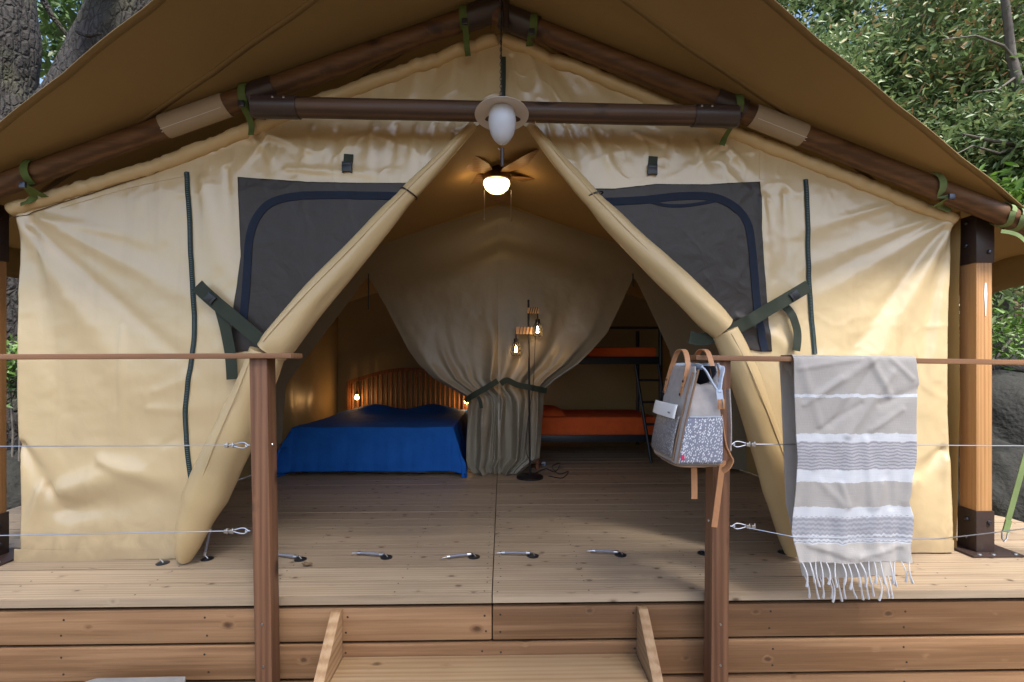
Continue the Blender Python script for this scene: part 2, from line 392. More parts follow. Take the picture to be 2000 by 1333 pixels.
m_leafA = leafmat('grey_green_leaves', [(0,(.07,.125,.045)),(.35,(.13,.20,.08)),(.7,(.19,.27,.115)),(.93,(.28,.36,.16)),(1,(.32,.25,.12))])
m_leafB = leafmat('russet_mixed_leaves', [(0,(.065,.115,.04)),(.45,(.13,.20,.075)),(.8,(.20,.26,.10)),(.9,(.30,.19,.09)),(1,(.42,.26,.15))])
m_leafC = leafmat('bright_green_leaves', [(0,(.06,.13,.02)),(.5,(.11,.21,.035)),(1,(.17,.28,.06))])
m_leafD = leafmat('dark_oak_leaves', [(0,(.02,.05,.012)),(.5,(.04,.085,.02)),(1,(.08,.14,.035))])
def tree(base, crown, rad, nclump, nleaf, lsize, mat, label, seed, name='evergreen_tree', cat='tree', group=None, trunk_r=.09, cl=.36, branches=9):
    rg = np.random.default_rng(seed); base = Vector(base)
    t = thing(name, label, cat, base, group)
    c = np.array(crown); rad = np.array(rad)
    d = rg.normal(size=(nclump, 3)); d /= np.linalg.norm(d, axis=1)[:, None]
    cc = c+d*(rg.random(nclump)**.45)[:, None]*rad
    k = rg.integers(0, nclump, nleaf)
    sp = cl*(.55+.9*rg.random(nclump))
    pts = cc[k]+rg.normal(size=(nleaf, 3))*sp[k][:, None]*np.array([.62,.62,.45])
    leaves('crown', pts, lsize, mat, t, seed)
    p, r = limb(base, c+np.array([0,0,rad[2]*.5]), trunk_r, trunk_r*.35, .18, 12, seed)
    MB().tube(p, r, 10).build('trunk', m_twig, t)
    for i in range(branches):
        s = p[3+(i % 7)]; e = Vector(cc[rg.integers(0, nclump)])
        q, rr = limb(s, e, trunk_r*.45, .012, .3, 8, seed*13+i)
        MB().tube(q, rr, 7).build('branch', m_twig, t)
    return t
gz = lambda x, y: float(ground_z(x, y))
tree((4.6,7.6,gz(4.6,7.6)-.1), (4.7,6.9,4.1), (1.7,1.2,1.6), 70, 34000, .047, m_leafA, 'grey green evergreen rising right behind the tent roof edge', 41)
tree((6.9,6.6,gz(6.9,6.6)-.1), (6.6,6.2,5.0), (1.9,1.3,1.7), 80, 36000, .047, m_leafB, 'evergreen with russet dying leaves and a grey leaning trunk, top right', 42, trunk_r=.13)
tree((6.2,5.6,gz(6.2,5.6)-.1), (6.0,5.4,3.2), (1.1,.9,.9), 42, 19000, .046, m_leafA, 'dense grey green shrub low behind the right roof corner', 43, 'evergreen_shrub', 'shrub', trunk_r=.06)
tree((4.9,5.0,gz(4.9,5.0)-.1), (5.1,4.75,2.35), (.55,.45,.38), 16, 2600, .065, m_leafC, 'bright yellow green bush peeping over the right roof corner', 44, 'bush', 'bush', trunk_r=.03, cl=.25, branches=4)
tree((8.6,8.8,gz(8.6,8.8)-.1), (8.4,8.6,6.6), (2.6,1.6,2.4), 90, 24000, .085, m_leafA, 'tall pale evergreen highest up the slope at right', 45, trunk_r=.14, cl=.5)
tree((5.8,10.2,gz(5.8,10.2)-.1), (5.9,10.2,6.6), (2.8,1.4,2.4), 90, 24000, .09, m_leafA, 'evergreen furthest back above the ridge of the slope', 46, trunk_r=.14, cl=.55)
# bare grey limb and low bough of the right hand tree, in front of the foliage
mb = MB(); bt = thing('leaning_branch', 'bare grey leaning trunk with forks in front of the foliage, upper right edge', 'branch', (5.9,5.3,gz(5.9,5.3)))
q = [Vector((6.1,5.3,gz(6.1,5.3)-.1)), Vector((6.0,5.25,2.6)), P(1992,180,5.2), P(1975,110,5.2), P(1968,40,5.15), P(1955,-60,5.1)]
MB().tube(q, [.08,.07,.055,.046,.038,.034], 9).build('trunk', m_twig, bt)
for pl, rr in (([P(1992,130,5.2),P(1960,90,5.1),P(1905,70,5.0),P(1840,78,4.95)], [.018,.013,.009,.004]),
               ([P(1985,150,5.2),P(1950,175,5.1),P(1900,180,5.0)], [.015,.010,.004]),
               ([P(2040,300,5.2),P(1990,285,5.1),P(1935,275,5.0),P(1880,262,4.95)], [.028,.024,.018,.008]),
               ([P(1990,288,5.1),P(1950,300,5.0),P(1900,285,4.9),P(1870,300,4.9)], [.018,.014,.009,.004])):
    MB().tube(pl, rr, 8).build('branch', m_twig, bt)
# ferns and ivy on the slope behind the right hand post
for i, (px, py, Y, n, s, lab) in enumerate(((1950,560,4.6,420,.05,'leafy green ivy hanging beside the orange post top'), (1965,655,4.3,520,.035,'low bright fern on the boulder beside the orange post'),
        (1862,640,4.0,160,.04,'green sprig showing between canvas and orange post'), (1985,520,5.2,300,.055,'ivy under the roof corner at the right edge'))):
    c = P(px, py, Y); t = thing('ivy_plant' if i != 1 else 'fern', lab, 'plant', (c.x, c.y, c.z-.25))
    rg = np.random.default_rng(i+5); pts = np.array(c)+rg.normal(size=(n, 3))*np.array([.16,.13,.13])
    leaves('leaves', pts, s, m_leafC if i == 1 else m_leafA, t, 70+i)
    for j in range(5):
        e = Vector(pts[j*7]); MB().tube(limb((c.x, c.y+.1, c.z-.35), e, .008, .004, .2, 6, j)[0], .006, 6).build('stem', m_twig, t)
# leaf litter on the slope
rg = np.random.default_rng(3); n = 9000
lx = 3.4+rg.random(n)**.7*7; ly = 2.6+rg.random(n)*7; lz = ground_z(lx, ly)+.02
m_litter = leafmat('dry_leaf_litter', [(0,(.10,.055,.03)),(.4,(.17,.10,.055)),(.75,(.24,.15,.085)),(1,(.32,.22,.14))], .7)
o = leaves('leaf_litter', np.stack([lx, ly, lz], 1), .045, m_litter, None, 9); tag(o, 'dry brown leaf litter on the slope', 'leaf litter')
n = 3500; lx = -6+rg.random(n)*4.5; ly = 1.2+rg.random(n)*6; lz = ground_z(lx, ly)+.015
o = leaves('leaf_litter', np.stack([lx, ly, lz], 1), .035, m_litter, None, 10); tag(o, 'dry brown leaf litter under the oak on the left', 'leaf litter')
# far wood
n = 16000; a = rg.random(n)*2.6+.25; rr = 15+rg.random(n)*8
pts = np.stack([rr*np.cos(a), rr*np.sin(a), -.5+rg.random(n)**1.1*9+np.clip(np.cos(a), 0, 1)*6], 1)
o = leaves('woodland', pts[(pts[:,0] > -2) ], .22, m_leafA, None, 12); tag(o, 'wooded hillside closing the view behind the trees', 'woodland')

# the old oak on the left
M = Mat('oak_bark'); tc = M.n('TexCoord').outputs['Object']
ns = M.n('TexNoise', Vector=tc, Scale=5.0, Detail=4)
wp = M.n('VectorMath', {'operation': 'ADD'}, i0=M.n('Mapping', Vector=tc, Scale=(22.0,22.0,8.0)).outputs[0], i1=M.n('VectorMath', {'operation':'SCALE'}, i0=ns.outputs['Color'], Scale=2.2).outputs[0])
vo = M.n('TexVoronoi', {'feature': 'DISTANCE_TO_EDGE'}, Vector=wp.outputs[0], Scale=1.0)
pl = M.n('MapRange', Value=vo.outputs[0], i1=.02, i2=.22, i3=0.0, i4=1.0); fn = M.n('TexNoise', Vector=tc, Scale=55.0, Detail=6)
col = M.mix(pl.outputs[0], (.014,.012,.011), M.mix(fn.outputs[0], (.015,.0135,.013), (.046,.042,.041)))
mo = M.n('TexNoise', Vector=tc, Scale=2.2, Detail=3)
col = M.mix(M.n('MapRange', Value=mo.outputs[0], i1=.55, i2=.72, i3=0.0, i4=.45).outputs[0], col, (.07,.075,.03))
m_bark = M.done(col, .9, bump=M.math('ADD', pl.outputs[0], M.math('MULTIPLY', fn.outputs[0], .5)), bs=.7, bd=.03)
OY = 4.6; ob = P(-25, 1000, OY)
oak = thing('oak_tree', 'old oak with deeply ridged grey bark forking behind the left roof edge', 'tree', (ob.x, OY, gz(ob.x, OY)))
def bark(pts, rs, seed, name):
    n = 70; m = len(pts)-1; P_ = []; r_ = []
    for i in range(n):
        t = i/(n-1)*m; k = min(int(t), m-1); f = t-k
        p0, p1, p2, p3 = [Vector(pts[min(max(k+d, 0), m)]) for d in (-1,0,1,2)]
        P_.append(.5*((2*p1)+(p2-p0)*f+(2*p0-5*p1+4*p2-p3)*f*f+(3*p1-p0-3*p2+p3)*f**3)); r_.append(rs[k]*(1-f)+rs[k+1]*f)
    return MB().tube(P_, r_, 64, rfun=lambda t, a: 1+.16*float(fnoise(2.2*math.cos(a)+seed, 2.2*math.sin(a)+t*6, seed))+.05*float(vnoise(a*9, t*14, seed))).build(name, m_bark, oak, ang=180)
bark([(ob.x-.05,OY+.1,-.6), P(-15,800,OY), P(0,500,OY), P(2,300,OY), P(-12,170,OY), P(-18,60,OY), P(-26,-140,OY+.1)], [.48,.40,.34,.31,.27,.31,.30], 3, 'trunk')
bark([P(50,400,OY+.05), P(90,300,OY+.05), P(152,200,OY+.05), P(214,90,OY+.1), P(268,-20,OY+.2), P(340,-170,OY+.4)], [.27,.27,.27,.28,.27,.24], 8, 'limb')
MB().tube([P(155,62,OY-.22), P(172,70,OY-.28), P(200,66,OY-.3)], [.03,.02,.008], 8).build('branch', m_bark, oak)
MB().tube([P(70,-30,OY+.8), P(100,30,OY+.9), P(132,70,OY+1.0)], [.035,.03,.02], 8).build('branch', m_bark, oak)
rg = np.random.default_rng(77)
pts = []
for i in range(26):
    c = P(rg.uniform(60,175), rg.uniform(-40,190), rg.uniform(6.5,8.5)); pts.append(np.array(c)+rg.normal(size=(52, 3))*.24)
# added oak limb and leaves, unseen above the camera, placed to shade tent and deck
for i in range(36):
    d = rg.normal(size=3); d /= np.linalg.norm(d); c = np.array([1.4,-1.0,6.4])+d*(rg.random()**.5)*np.array([4.2,2.4,.8]); pts.append(c+rg.normal(size=(60, 3))*.42)
lv = np.concatenate(pts)
leaves('crown', lv[:26*52], .085, m_leafD, oak, 21); leaves('added_shade_foliage', lv[26*52:], .17, m_leafD, oak, 22)
q, rr = limb((ob.x+1.2, OY-.3, 4.6), (2.6, -1.6, 6.5), .16, .05, .15, 14, 4); MB().tube([P(268,-20,OY+.2)]+q, [.18]+rr, 12).build('added_shade_bough', m_bark, oak)
for i, (px, py, n) in enumerate(((32,705,260),(18,740,200))):
    c = P(px, py, 4.0); t = thing('ground_plant', ('green leafy sprig beside the left tent edge at rail height','dark green sprig lower beside the left post')[i], 'plant', (c.x, c.y, gz(c.x, c.y)))
    leaves('leaves', np.array(c)+np.random.default_rng(i).normal(size=(n, 3))*np.array([.10,.10,.08]), .035, m_leafC if i == 0 else m_leafD, t, 90+i)
    MB().tube([(c.x,c.y,gz(c.x,c.y)-.05),(c.x+.03,c.y,c.z*.5),(c.x,c.y,c.z)], .008, 6).build('stem', m_twig, t)
tree((-7.6,8.2,gz(-7.6,8.2)), (-7.3,8.0,1.2), (1.8,1.2,1.0), 40, 6000, .07, m_leafD, 'dark bushes under the oak behind the left post', 48, 'bush', 'bush', trunk_r=.05, branches=5)

# ================================================================== DECK
YE = 2.08; SEAM = -.042; PW = .145
deck = thing('wooden_deck', 'weathered larch plank deck with a fascia of wide boards, carrying the tent', 'deck', (0, YE, -.2))
def rounded_plank(L, w, th, name, mat):
    r = .0026; prof = [(-w/2,-th),(-w/2,-r),(-w/2+.003,-.003),(-w/2+r,0)]
    k = 5
    for i in range(1, 4): prof.append((-w/2+r+(w-2*r)*i/4, -.0012*math.sin(math.pi*i/4)*0))
    prof += [(w/2-r,0),(w/2-.003,-.003),(w/2,-r),(w/2,-th)]
    mb = MB(); n = len(prof)
    mb.add([(0,y,z) for y, z in prof]+[(L,y,z) for y, z in prof], [tuple(range(n))]+[tuple(range(2*n-1, n-1, -1))]+[(i, i+n, (i+1)%n+n, (i+1)%n) for i in range(n)])
    me = bpy.data.meshes.new(name); me.from_pydata(mb.v, [], mb.f); me.materials.append(mat)
    me.polygons.foreach_set('use_smooth', [True]*len(me.polygons)); me.set_sharp_from_angle(angle=R(50)); return me
ml = rounded_plank(3.30, PW-.0030, .036, 'plank', m_deck); rnd = random.Random(4)
for i in range(31):
    y = YE+PW*(i+.5)
    for side in (0, 1):
        o = bpy.data.objects.new('plank', ml); C.objects.link(o); o.parent = deck
        o.location = (SEAM-.0025-3.30 if side == 0 else SEAM+.0025, y-YE, .2+rnd.uniform(-.0012, .0012))
        if rnd.random() < .5 and side == 1: o.rotation_euler = (0, 0, 0)
mb = MB()
for i in range(31):
    for x in [SEAM-.03, SEAM+.03]+[SEAM+s_*(.42+.56*k_) for s_ in (-1, 1) for k_ in range(6)]:
        for dy in (-.045, .045):
            c_ = (x+rnd.uniform(-.008,.008), YE+PW*(i+.5)+dy+rnd.uniform(-.006,.006), .0014); k_ = len(mb.v)
            mb.add([(c_[0]+.0042*math.cos(a_*math.pi/3), c_[1]+.0042*math.sin(a_*math.pi/3), c_[2]) for a_ in range(6)], [(0,1,2,3,4,5)])
mb.build('deck_screw', plain('dark_screw_heads', (.03,.025,.02), .6, .3), deck, smooth=False)['kind'] = 'stuff'
def fboard(x0, x1, z0, z1, y0, name='fascia_board', mat=None, th=.03):
    return MB().box(x0, x1, y0, y0+th, z0, z1).build(name, mat or m_fascia, deck, bevel=.007)
fy = YE+.012
rows = [(-.201, -.057), (-.359, -.216), (-.517, -.374), (-.676, -.532)]
for i, (z0, z1) in enumerate(rows):
    cuts = [[-3.4, SEAM-.002], [SEAM+.002, 3.4]] if i == 0 else ([[-3.4, .35], [.354, 3.4]] if i == 2 else ([[-3.4,-1.0],[-.996,3.4]] if i == 3 else [[-3.4, 3.4]]))
    for x0, x1 in cuts: fboard(x0, x1, z0+rnd.uniform(-.001,.001), z1, fy)
mb = MB()
for z0, z1 in rows[:3]:
    for x in [SEAM-.035, SEAM+.035]+[SEAM+s_*(.62+.6*k_) for s_ in (-1, 1) for k_ in range(5)]:
        for zz in (z0+.035, z1-.035): mb.lathe([(0,.0012),(.0045,.0008),(.005,0)], (x+rnd.uniform(-.01,.01), fy, zz+rnd.uniform(-.006,.006)), 8, (0,-1,0))
mb.build('fascia_screw', plain('dull_screw_heads', (.05,.04,.032), .5, .4), deck)['kind'] = 'stuff'
MB().box(-3.38, 3.38, fy+.035, 6.5, -.60, -.042).build('dark_gap_backing', plain('frame_gap_shade', (.03,.02,.014), .9), deck)  # dark box stands in for framing and the shade behind the board gaps

# steps
st = thing('wooden_steps', 'pale timber steps between two sloping side boards at the deck front', 'steps', (-.06, 1.8, -.6))
for x0 in (-.725, .585):
    mb = MB(); x1 = x0+.042; y0 = fy-.002
    pr = [(y0,-.056),(y0,-.66),(1.40,-.66),(1.455,-.66)]
    pr = [(y0,-.058),(y0,-.66),(1.42,-.66),(1.42,-.64),(y0-.03,-.058)]
    n = len(pr); mb.add([(x0,y,z) for y,z in pr]+[(x1,y,z) for y,z in pr], [tuple(range(n))[::-1], tuple(range(n,2*n))]+[(i,(i+1)%n,(i+1)%n+n,i+n) for i in range(n)])
    mb.build('stringer', m_stepy, st, bevel=.004)
for y0, y1, z in ((1.86, fy-.006, -.262), (1.62, 1.84, -.47)):
    MB().box(-.681, .583, y0, y1, z-.036, z).build('tread', m_step, st, bevel=.006)

# ================================================================== TENT
YF = 2.48
tent = thing('safari_tent', 'large tan canvas safari tent on a timber frame with its front flaps rolled open', 'tent', (0, YF, 0))
SC = YF/FPX        # metres per photo pixel in the plane of the front wall
def seg(px1, py1, px2, py2): a = P(px1, py1, YF); b = P(px2, py2, YF); return a.x, a.z, b.x, b.z
FOLDS = [  # x1 y1 x2 y2 width(px) height(mm) : ridges and hollows of the hanging canvas
 (40,430,260,760,26,15),(62,430,140,900,20,-9),(75,425,390,590,16,9),(90,430,300,470,12,6),(60,440,420,760,14,-7),
 (238,640,238,870,7,5),(40,870,82,945,14,-16),(82,945,50,1060,14,12),(85,945,150,1020,16,-13),(120,1000,360,965,26,-12),(200,900,360,960,18,10),(120,960,330,900,30,14),
 (300,765,420,725,12,2.5),(290,800,425,800,14,3),(320,870,410,820,12,-2.5),(395,350,425,545,17,10),(440,330,455,520,10,-6),
 (485,255,545,330,9,8),(500,245,520,345,8,-6),(495,250,610,300,9,6),(520,270,470,330,7,5),(380,300,480,262,8,5),
 (610,250,590,345,9,7),(660,250,650,345,9,-6),(730,245,715,350,10,8),(775,245,760,350,8,-6),(815,245,800,350,9,8),(850,245,835,330,8,-6),(885,245,870,300,7,6),(560,330,800,345,9,5),
 (900,75,870,200,13,11),(860,90,840,200,9,-8),(820,110,800,200,10,9),(780,125,765,200,8,-7),(740,140,728,200,8,6),(930,90,940,200,10,-7),
 (1020,80,1075,205,12,10),(1055,85,1135,205,10,-9),(1075,90,1190,190,12,8),(1140,130,1270,205,10,6),(1000,110,1020,205,9,-6),
 (1070,245,1090,330,9,8),(1110,250,1150,360,10,-8),(1150,250,1210,355,10,9),(1195,260,1180,345,8,6),(1240,260,1330,290,8,5),(1310,270,1300,345,8,-5),(1360,280,1380,345,9,6),(1400,285,1340,340,8,6),(1415,285,1470,345,9,7),(1420,290,1360,320,7,-5),
 (1850,440,1690,760,24,16),(1856,450,1770,900,18,-12),(1840,435,1590,590,18,11),(1820,425,1570,520,13,8),(1850,445,1820,800,14,9),(1840,450,1640,720,14,-10),(1740,400,1575,450,9,6),
 (1845,880,1790,935,13,-12),(1850,900,1840,1060,14,9),(1790,940,1700,1010,20,8),(1485,390,1510,640,16,10),(1530,380,1545,560,12,-7),(1440,620,1560,690,12,7),(1600,700,1860,690,20,4),(1640,880,1700,1040,20,6)]
FW = [(*seg(*f[:4]), f[4]*SC, f[5]*.001) for f in FOLDS]
def fdisp(x, z):
    x = np.asarray(x, float); z = np.asarray(z, float)
    d = .018*fnoise(x*1.3+5, z*1.1, 2, 2)+.006*fnoise(x*4.2+z*1.5, z*3.0-x*.8, 5, 2)+.0024*fnoise(x*16+1.5*fnoise(x*5,z*5,3,1), z*16, 9, 2)
    rg_ = 1-np.clip(np.abs(fnoise(x*4.5+.6*z, z*4.5, 31, 2))*3.2, 0, 1); rg2 = 1-np.clip(np.abs(fnoise(x*9-2*z, z*7+x, 37, 2))*3.0, 0, 1)
    mk = np.clip(.02+1.5*vnoise(x*1.7, z*1.9, 41)+.55*np.clip((z-1.45)/.5, 0, 1), 0, 1)
    d = d+mk*(.0048*rg_**5+.0025*rg2**6)
    for x1, z1, x2, z2, w, a in FW:
        L2 = (x2-x1)**2+(z2-z1)**2; t = ((x-x1)*(x2-x1)+(z-z1)*(z2-z1))/L2
        a = a*1.5
        tc_ = np.clip(t, 0, 1); dd = np.hypot(x-(x1+tc_*(x2-x1)), z-(z1+tc_*(z2-z1)))
        ww = w*(.55+.9*tc_); d = d+a*np.exp(-(dd/ww)**2)*np.sqrt(np.clip(1.15-1.1*tc_, .05, 1))
    return d
def onF(px, py, off=0.0):
    p = P(px, py, YF); d = float(fdisp(p.x, p.z)); return Vector((p.x, YF-d-off, p.z))
def poly(pts): q = [P(a, b, YF) for a, b in pts]; return np.array([p.x for p in q]), np.array([p.z for p in q])
TL = poly([(28,398),(300,313),(620,188),(975,58)]); TR = poly([(975,58),(1330,205),(1600,314),(1868,418)])
LC = [(348,1098),(385,1040),(422,955),(470,850),(540,690),(600,615),(700,500),(800,385),(870,310),(928,248),(977,222)]
RC = [(977,222),(1032,250),(1100,335),(1200,445),(1300,545),(1395,640),(1440,730),(1480,840),(1515,950),(1545,1084)]
BL = poly(LC); BR = poly(RC)
def front_half(side):
    n, m = 300, 170
    if side < 0:
        x0, x1 = P(28,700,YF).x, P(975,60,YF).x; T, B = TL, BL
    else:
        x0, x1 = P(975,60,YF).x, P(1866,700,YF).x; T, B = TR, BR
    xs = np.linspace(x0, x1, n); zt = np.interp(xs, *T)-.022
    zb = np.interp(xs, B[0], B[1], left=.006 if side < 0 else None, right=.006 if side > 0 else None); zb = np.where((xs < BL[0][0]) | (xs > BR[0][-1]), .006, np.maximum(zb, .006))
    v = np.linspace(0, 1, m)[:, None]; X = np.tile(xs, (m, 1)); Z = zb+(zt-zb)*v
    ex = np.clip((np.abs(X-(x0 if side < 0 else x1)))/.03, 0, 1)
    D = fdisp(X, Z)*(.25+.75*np.clip((Z)/.10, 0, 1))
    Y = YF-D+(1-ex)**2*.05
    X = X+(1-ex)*0.006*np.sin(Z*6)*(-side)
    # side edges drift in and out a little
    X = X+np.exp(-np.abs(X-(x0 if side < 0 else x1))/.12)*(.010*np.sin(Z*4+1)+.008*fnoise(Z*3, Z*0, 8))
    return MB().grid(X, Y, Z).build('front_wall', m_canvas, tent, ang=180)
front_half(-1); front_half(1); SEAMS = []
# ruffled sleeve sewn along the sloping top edge
for pts in ([(28,412),(300,327),(620,202),(968,74)], [(982,76),(1330,219),(1600,328),(1862,430)]):
    q = []
    for (a_, b_), (c_, d_) in zip(pts[:-1], pts[1:]): q += [(a_+(c_-a_)*k/60, b_+(d_-b_)*k/60) for k in range(60)]
    q.append(pts[-1]); ln = [onF(a_, b_, .002) for a_, b_ in q]
    MB().tube(ln, .033, 16, rfun=lambda t, a_: 1+.26*float(vnoise(t*110, 1.4*math.cos(a_)+3, 4))+.14*float(vnoise(t*31, math.sin(a_)+7, 9))).build('hem_sleeve', m_roll, tent, ang=180)
for pts, w_ in (([(30,1084),(180,1087),(335,1085)], 24), ([(1556,1070),(1700,1068),(1860,1066)], 24), ([(120,405),(240,368),(358,340)], 8), ([(1486,352),(1487,330),(1487,300)], 10)):
    SEAMS.append((pts, w_))
# stitch line under the hem
for pts in ([(30,432),(120,400),(300,340),(640,192)], [(662,192),(820,128),(930,92)], [(1040,92),(1180,140),(1290,205)], [(1450,270),(1600,335),(1750,390),(1860,432)]):
    ln = []
    for (a, b), (c, d) in zip(pts[:-1], pts[1:]):
        for k in range(14): ln.append(onF(a+(c-a)*k/14, b+(d-b)*k/14, .005))
    ln.append(onF(*pts[-1], .0035)); MB().tube(ln, .0021, 5).build('stitch_line', m_stitch, tent)
def chain(pts, k=8):
    out = []; n = len(pts)
    for i in range(n-1):
        p0, p1, p2, p3 = [np.array(pts[min(max(i+d, 0), n-1)], float) for d in (-1,0,1,2)]
        for j in range(k):
            f = j/k; out.append(tuple(.5*((2*p1)+(p2-p0)*f+(2*p0-5*p1+4*p2-p3)*f*f+(3*p1-p0-3*p2+p3)*f**3)))
    out.append(tuple(map(float, pts[-1]))); return out
def strapF(name, pts, wpx, mat, off=.006, th=.002, k=8, parent=None, flat=True):
    q = chain(pts, k); ln = [onF(a, b, off) for a, b in q]; wd = []
    for i in range(len(ln)):
        t = ln[min(i+1, len(ln)-1)]-ln[max(i-1, 0)]; wd.append(Vector((-t.z, 0, t.x)))
    return MB().ribbon(ln, wd, wpx*SC, th).build(name, mat, parent or tent, ang=50)
for pts, w_ in SEAMS: strapF('canvas_seam', pts, w_, m_canvas, .0016, .0022, 40)
# charcoal window panels
def window(top, edge, bot, inner, side, mat=m_window):
    tx, tz = poly(top); exz = poly(edge); ix, iz = poly(inner); bx, bz = poly(bot)
    n, m = 110, 110
    # rows run from the outer edge (long vertical side) to the rolled flap
    z1 = max(tz.max(), exz[1].max()); v = np.linspace(0, 1, m); X = np.zeros((m, n)); Z = np.zeros((m, n))
    eo = np.argsort(exz[1]); ii = np.argsort(iz)
    xo = exz[0]; u = np.linspace(0, 1, n)
    xa, xb = (min(exz[0]), max(ix)) if side < 0 else (max(exz[0]), min(ix))
    for i, vv in enumerate(v):
        zz = bz.min()+(tz.max()-bz.min())*vv
        a = np.interp(zz, exz[1][eo], exz[0][eo]); b = np.interp(zz, iz[ii], ix[ii])
        X[i] = a+(b-a)*u; Z[i] = zz
    s = np.argsort(tx); zt = np.interp(X, tx[s], tz[s]); s2 = np.argsort(bx); zbm = np.interp(X, bx[s2], bz[s2])
    Z = np.clip(Z, zbm, zt)
    Y = YF-fdisp(X, Z)-.0045
    MB().grid(X, Y, Z).build('window_panel', mat, tent, ang=180, solid=.002)
window([(464,346),(600,357),(700,359),(812,360)], [(464,346),(467,420),(470,500),(462,560),(452,620),(450,690)], [(450,690),(500,683),(530,675),(560,668)],
       [(815,358),(812,361),(700,500),(600,615),(540,690)], -1)
window([(1155,370),(1200,370),(1280,360),(1380,362),(1482,357)], [(1482,357),(1484,450),(1493,560),(1500,640),(1506,686)], [(1370,640),(1415,665),(1450,680),(1480,687),(1506,687)],
       [(1152,368),(1155,371),(1200,430),(1300,545),(1395,640),(1420,690)], 1)
# hidden lower strip of the right window between flap and towel
window([(1521,705),(1552,705)], [(1552,705),(1556,800),(1558,885)], [(1540,885),(1558,887)], [(1521,704),(1527,760),(1540,886)], 1)
strapF('window_trim', [(474,650),(478,600),(483,540),(487,475),(500,430),(530,398),(580,385),(650,383),(720,384),(800,386)], 15, m_navy, .0085, .0015)
strapF('window_trim', [(1180,396),(1250,392),(1320,385),(1385,386),(1430,405),(1458,440),(1468,500),(1474,570),(1482,640),(1492,686)], 15, m_navy, .0085, .0015)
strapF('window_trim', [(1262,392),(1300,402),(1345,402),(1395,394)], 6, m_navy, .0085, .0015)
# zips
for pts in ([(364,336),(369,430),(371,500),(378,600),(378,660),(370,720),(362,800),(363,860),(373,948)], [(1570,353),(1574,430),(1576,500),(1580,580),(1586,650),(1589,692)]):
    z = strapF('zip', pts, 9, m_zip, .004, .003)
    q = chain(pts, 26); mb = MB()
    for a, b in q:
        c = onF(a, b, .0065); mb.box(c.x-.005, c.x+.005, c.y-.0015, c.y+.0015, c.z-.0013, c.z+.0013)
    mb.build('zip_teeth', plain('zip_teeth_grey', (.10,.13,.13), .4), z, smooth=False)['kind'] = 'stuff'
strapF('zip', [(984,112),(984,150),(983,190)], 8, m_web, .012, .003)
# rolled flaps
def roll(px, rad, seed, pin=.4, name='door_roll', fwd=.018, flat=None):
    q = chain(px, 9); r = np.interp(np.linspace(0, len(rad)-1, len(q)), range(len(rad)), rad)*SC
    pts = [Vector((P(a, b, YF).x, YF-fwd-min(rr, .07)*.75, P(a, b, YF).z)) for (a, b), rr in zip(q, r)]
    ed = [p+Vector((.35*rr*math.sin(2.2*k/len(pts)+seed), -rr*1.02*math.cos(.5*math.sin(2.2*k/len(pts)+seed)), .25*rr)) for k, (p, rr) in enumerate(zip(pts, r))]
    MB().tube(ed[2:-2], .0026, 6).build('roll_edge', m_roll, tent)
    return MB().tube(pts, list(r), 28, rfun=lambda t, a: (1-.13*math.exp(-((t-pin)/.035)**2)-.16*math.exp(-((t-1)/.05)**2))*(1+.10*float(fnoise(t*7+seed, 1.5*math.cos(a)+1.2*math.sin(a)+t*4, seed, 2))+.03*math.sin(5*a+t*9))).build(name, m_roll, tent, ang=60)
roll([(926,250),(870,312),(800,388),(700,503),(600,616),(543,688)], [8,12,17,23,29,33], 2, .42)
roll([(536,690),(505,770),(462,865),(418,965),(372,1085)], [31,34,38,38,15], 5, -1)
roll([(1034,250),(1100,335),(1200,447),(1300,546),(1398,645)], [8,14,21,26,29], 9, .40)
roll([(1404,650),(1436,725),(1474,835),(1508,945),(1537,1072)], [24,27,30,32,18], 12, -1)
strapF('flap_edge', [(1450,725),(1490,800),(1525,870),(1552,930)], 44, m_canvas, .012, .003)
for a, b, c, d in ((792,378,814,392),(1145,394,1166,386)):
    p = P((a+c)/2, (b+d)/2, YF); ax = (P(c, d, YF)-P(a, b, YF)).normalized(); t = Vector((-ax.z, 0, ax.x))
    r = .046 if a < 900 else .050; cc = Vector((p.x, YF-.018-.033, p.z))
    MB().tube([cc+(ax*math.cos(k*math.pi/10)+Vector((0,1,0))*math.sin(k*math.pi/10))*r for k in range(21)], .004, 6).build('tie_band', m_black, tent)
# webbing straps holding the rolls, with side release buckles
def buckle(c, ang, w=.042, l=.05, parent=None):
    M4 = Matrix.Rotation(ang, 3, Vector((0,-1,0))); mb = MB()
    for (u, v, hw, hl, hy) in ((0,0,w*.5,l*.32,.007),(0,l*.42,w*.42,l*.14,.006),(-w*.42,l*.1,.004,l*.5,.006),(w*.42,l*.1,.004,l*.5,.006)):
        q = MB().box(u-hw, u+hw, -hy, hy, v-hl, v+hl); mb.add([tuple(M4@Vector(p)+c) for p in q.v], q.f)
    return mb.build('buckle', m_black, parent, bevel=.002)
s = strapF('webbing_strap', [(394,560),(420,585),(470,627),(510,660),(548,690)], 26, m_web, .045, .003)
buckle(onF(419,584,.050), R(-130), parent=s)
strapF('webbing_strap', [(436,604),(446,640),(456,690),(460,741)], 21, m_web, .036, .003)
s = strapF('webbing_strap', [(1563,563),(1535,580),(1500,600),(1450,630),(1410,650),(1365,664),(1338,660)], 24, m_web, .062, .003)
buckle(onF(1538,580,.066), R(125), parent=s)
strapF('webbing_strap', [(1518,594),(1536,612),(1547,640),(1549,660),(1545,686)], 15, m_web, .030, .003)
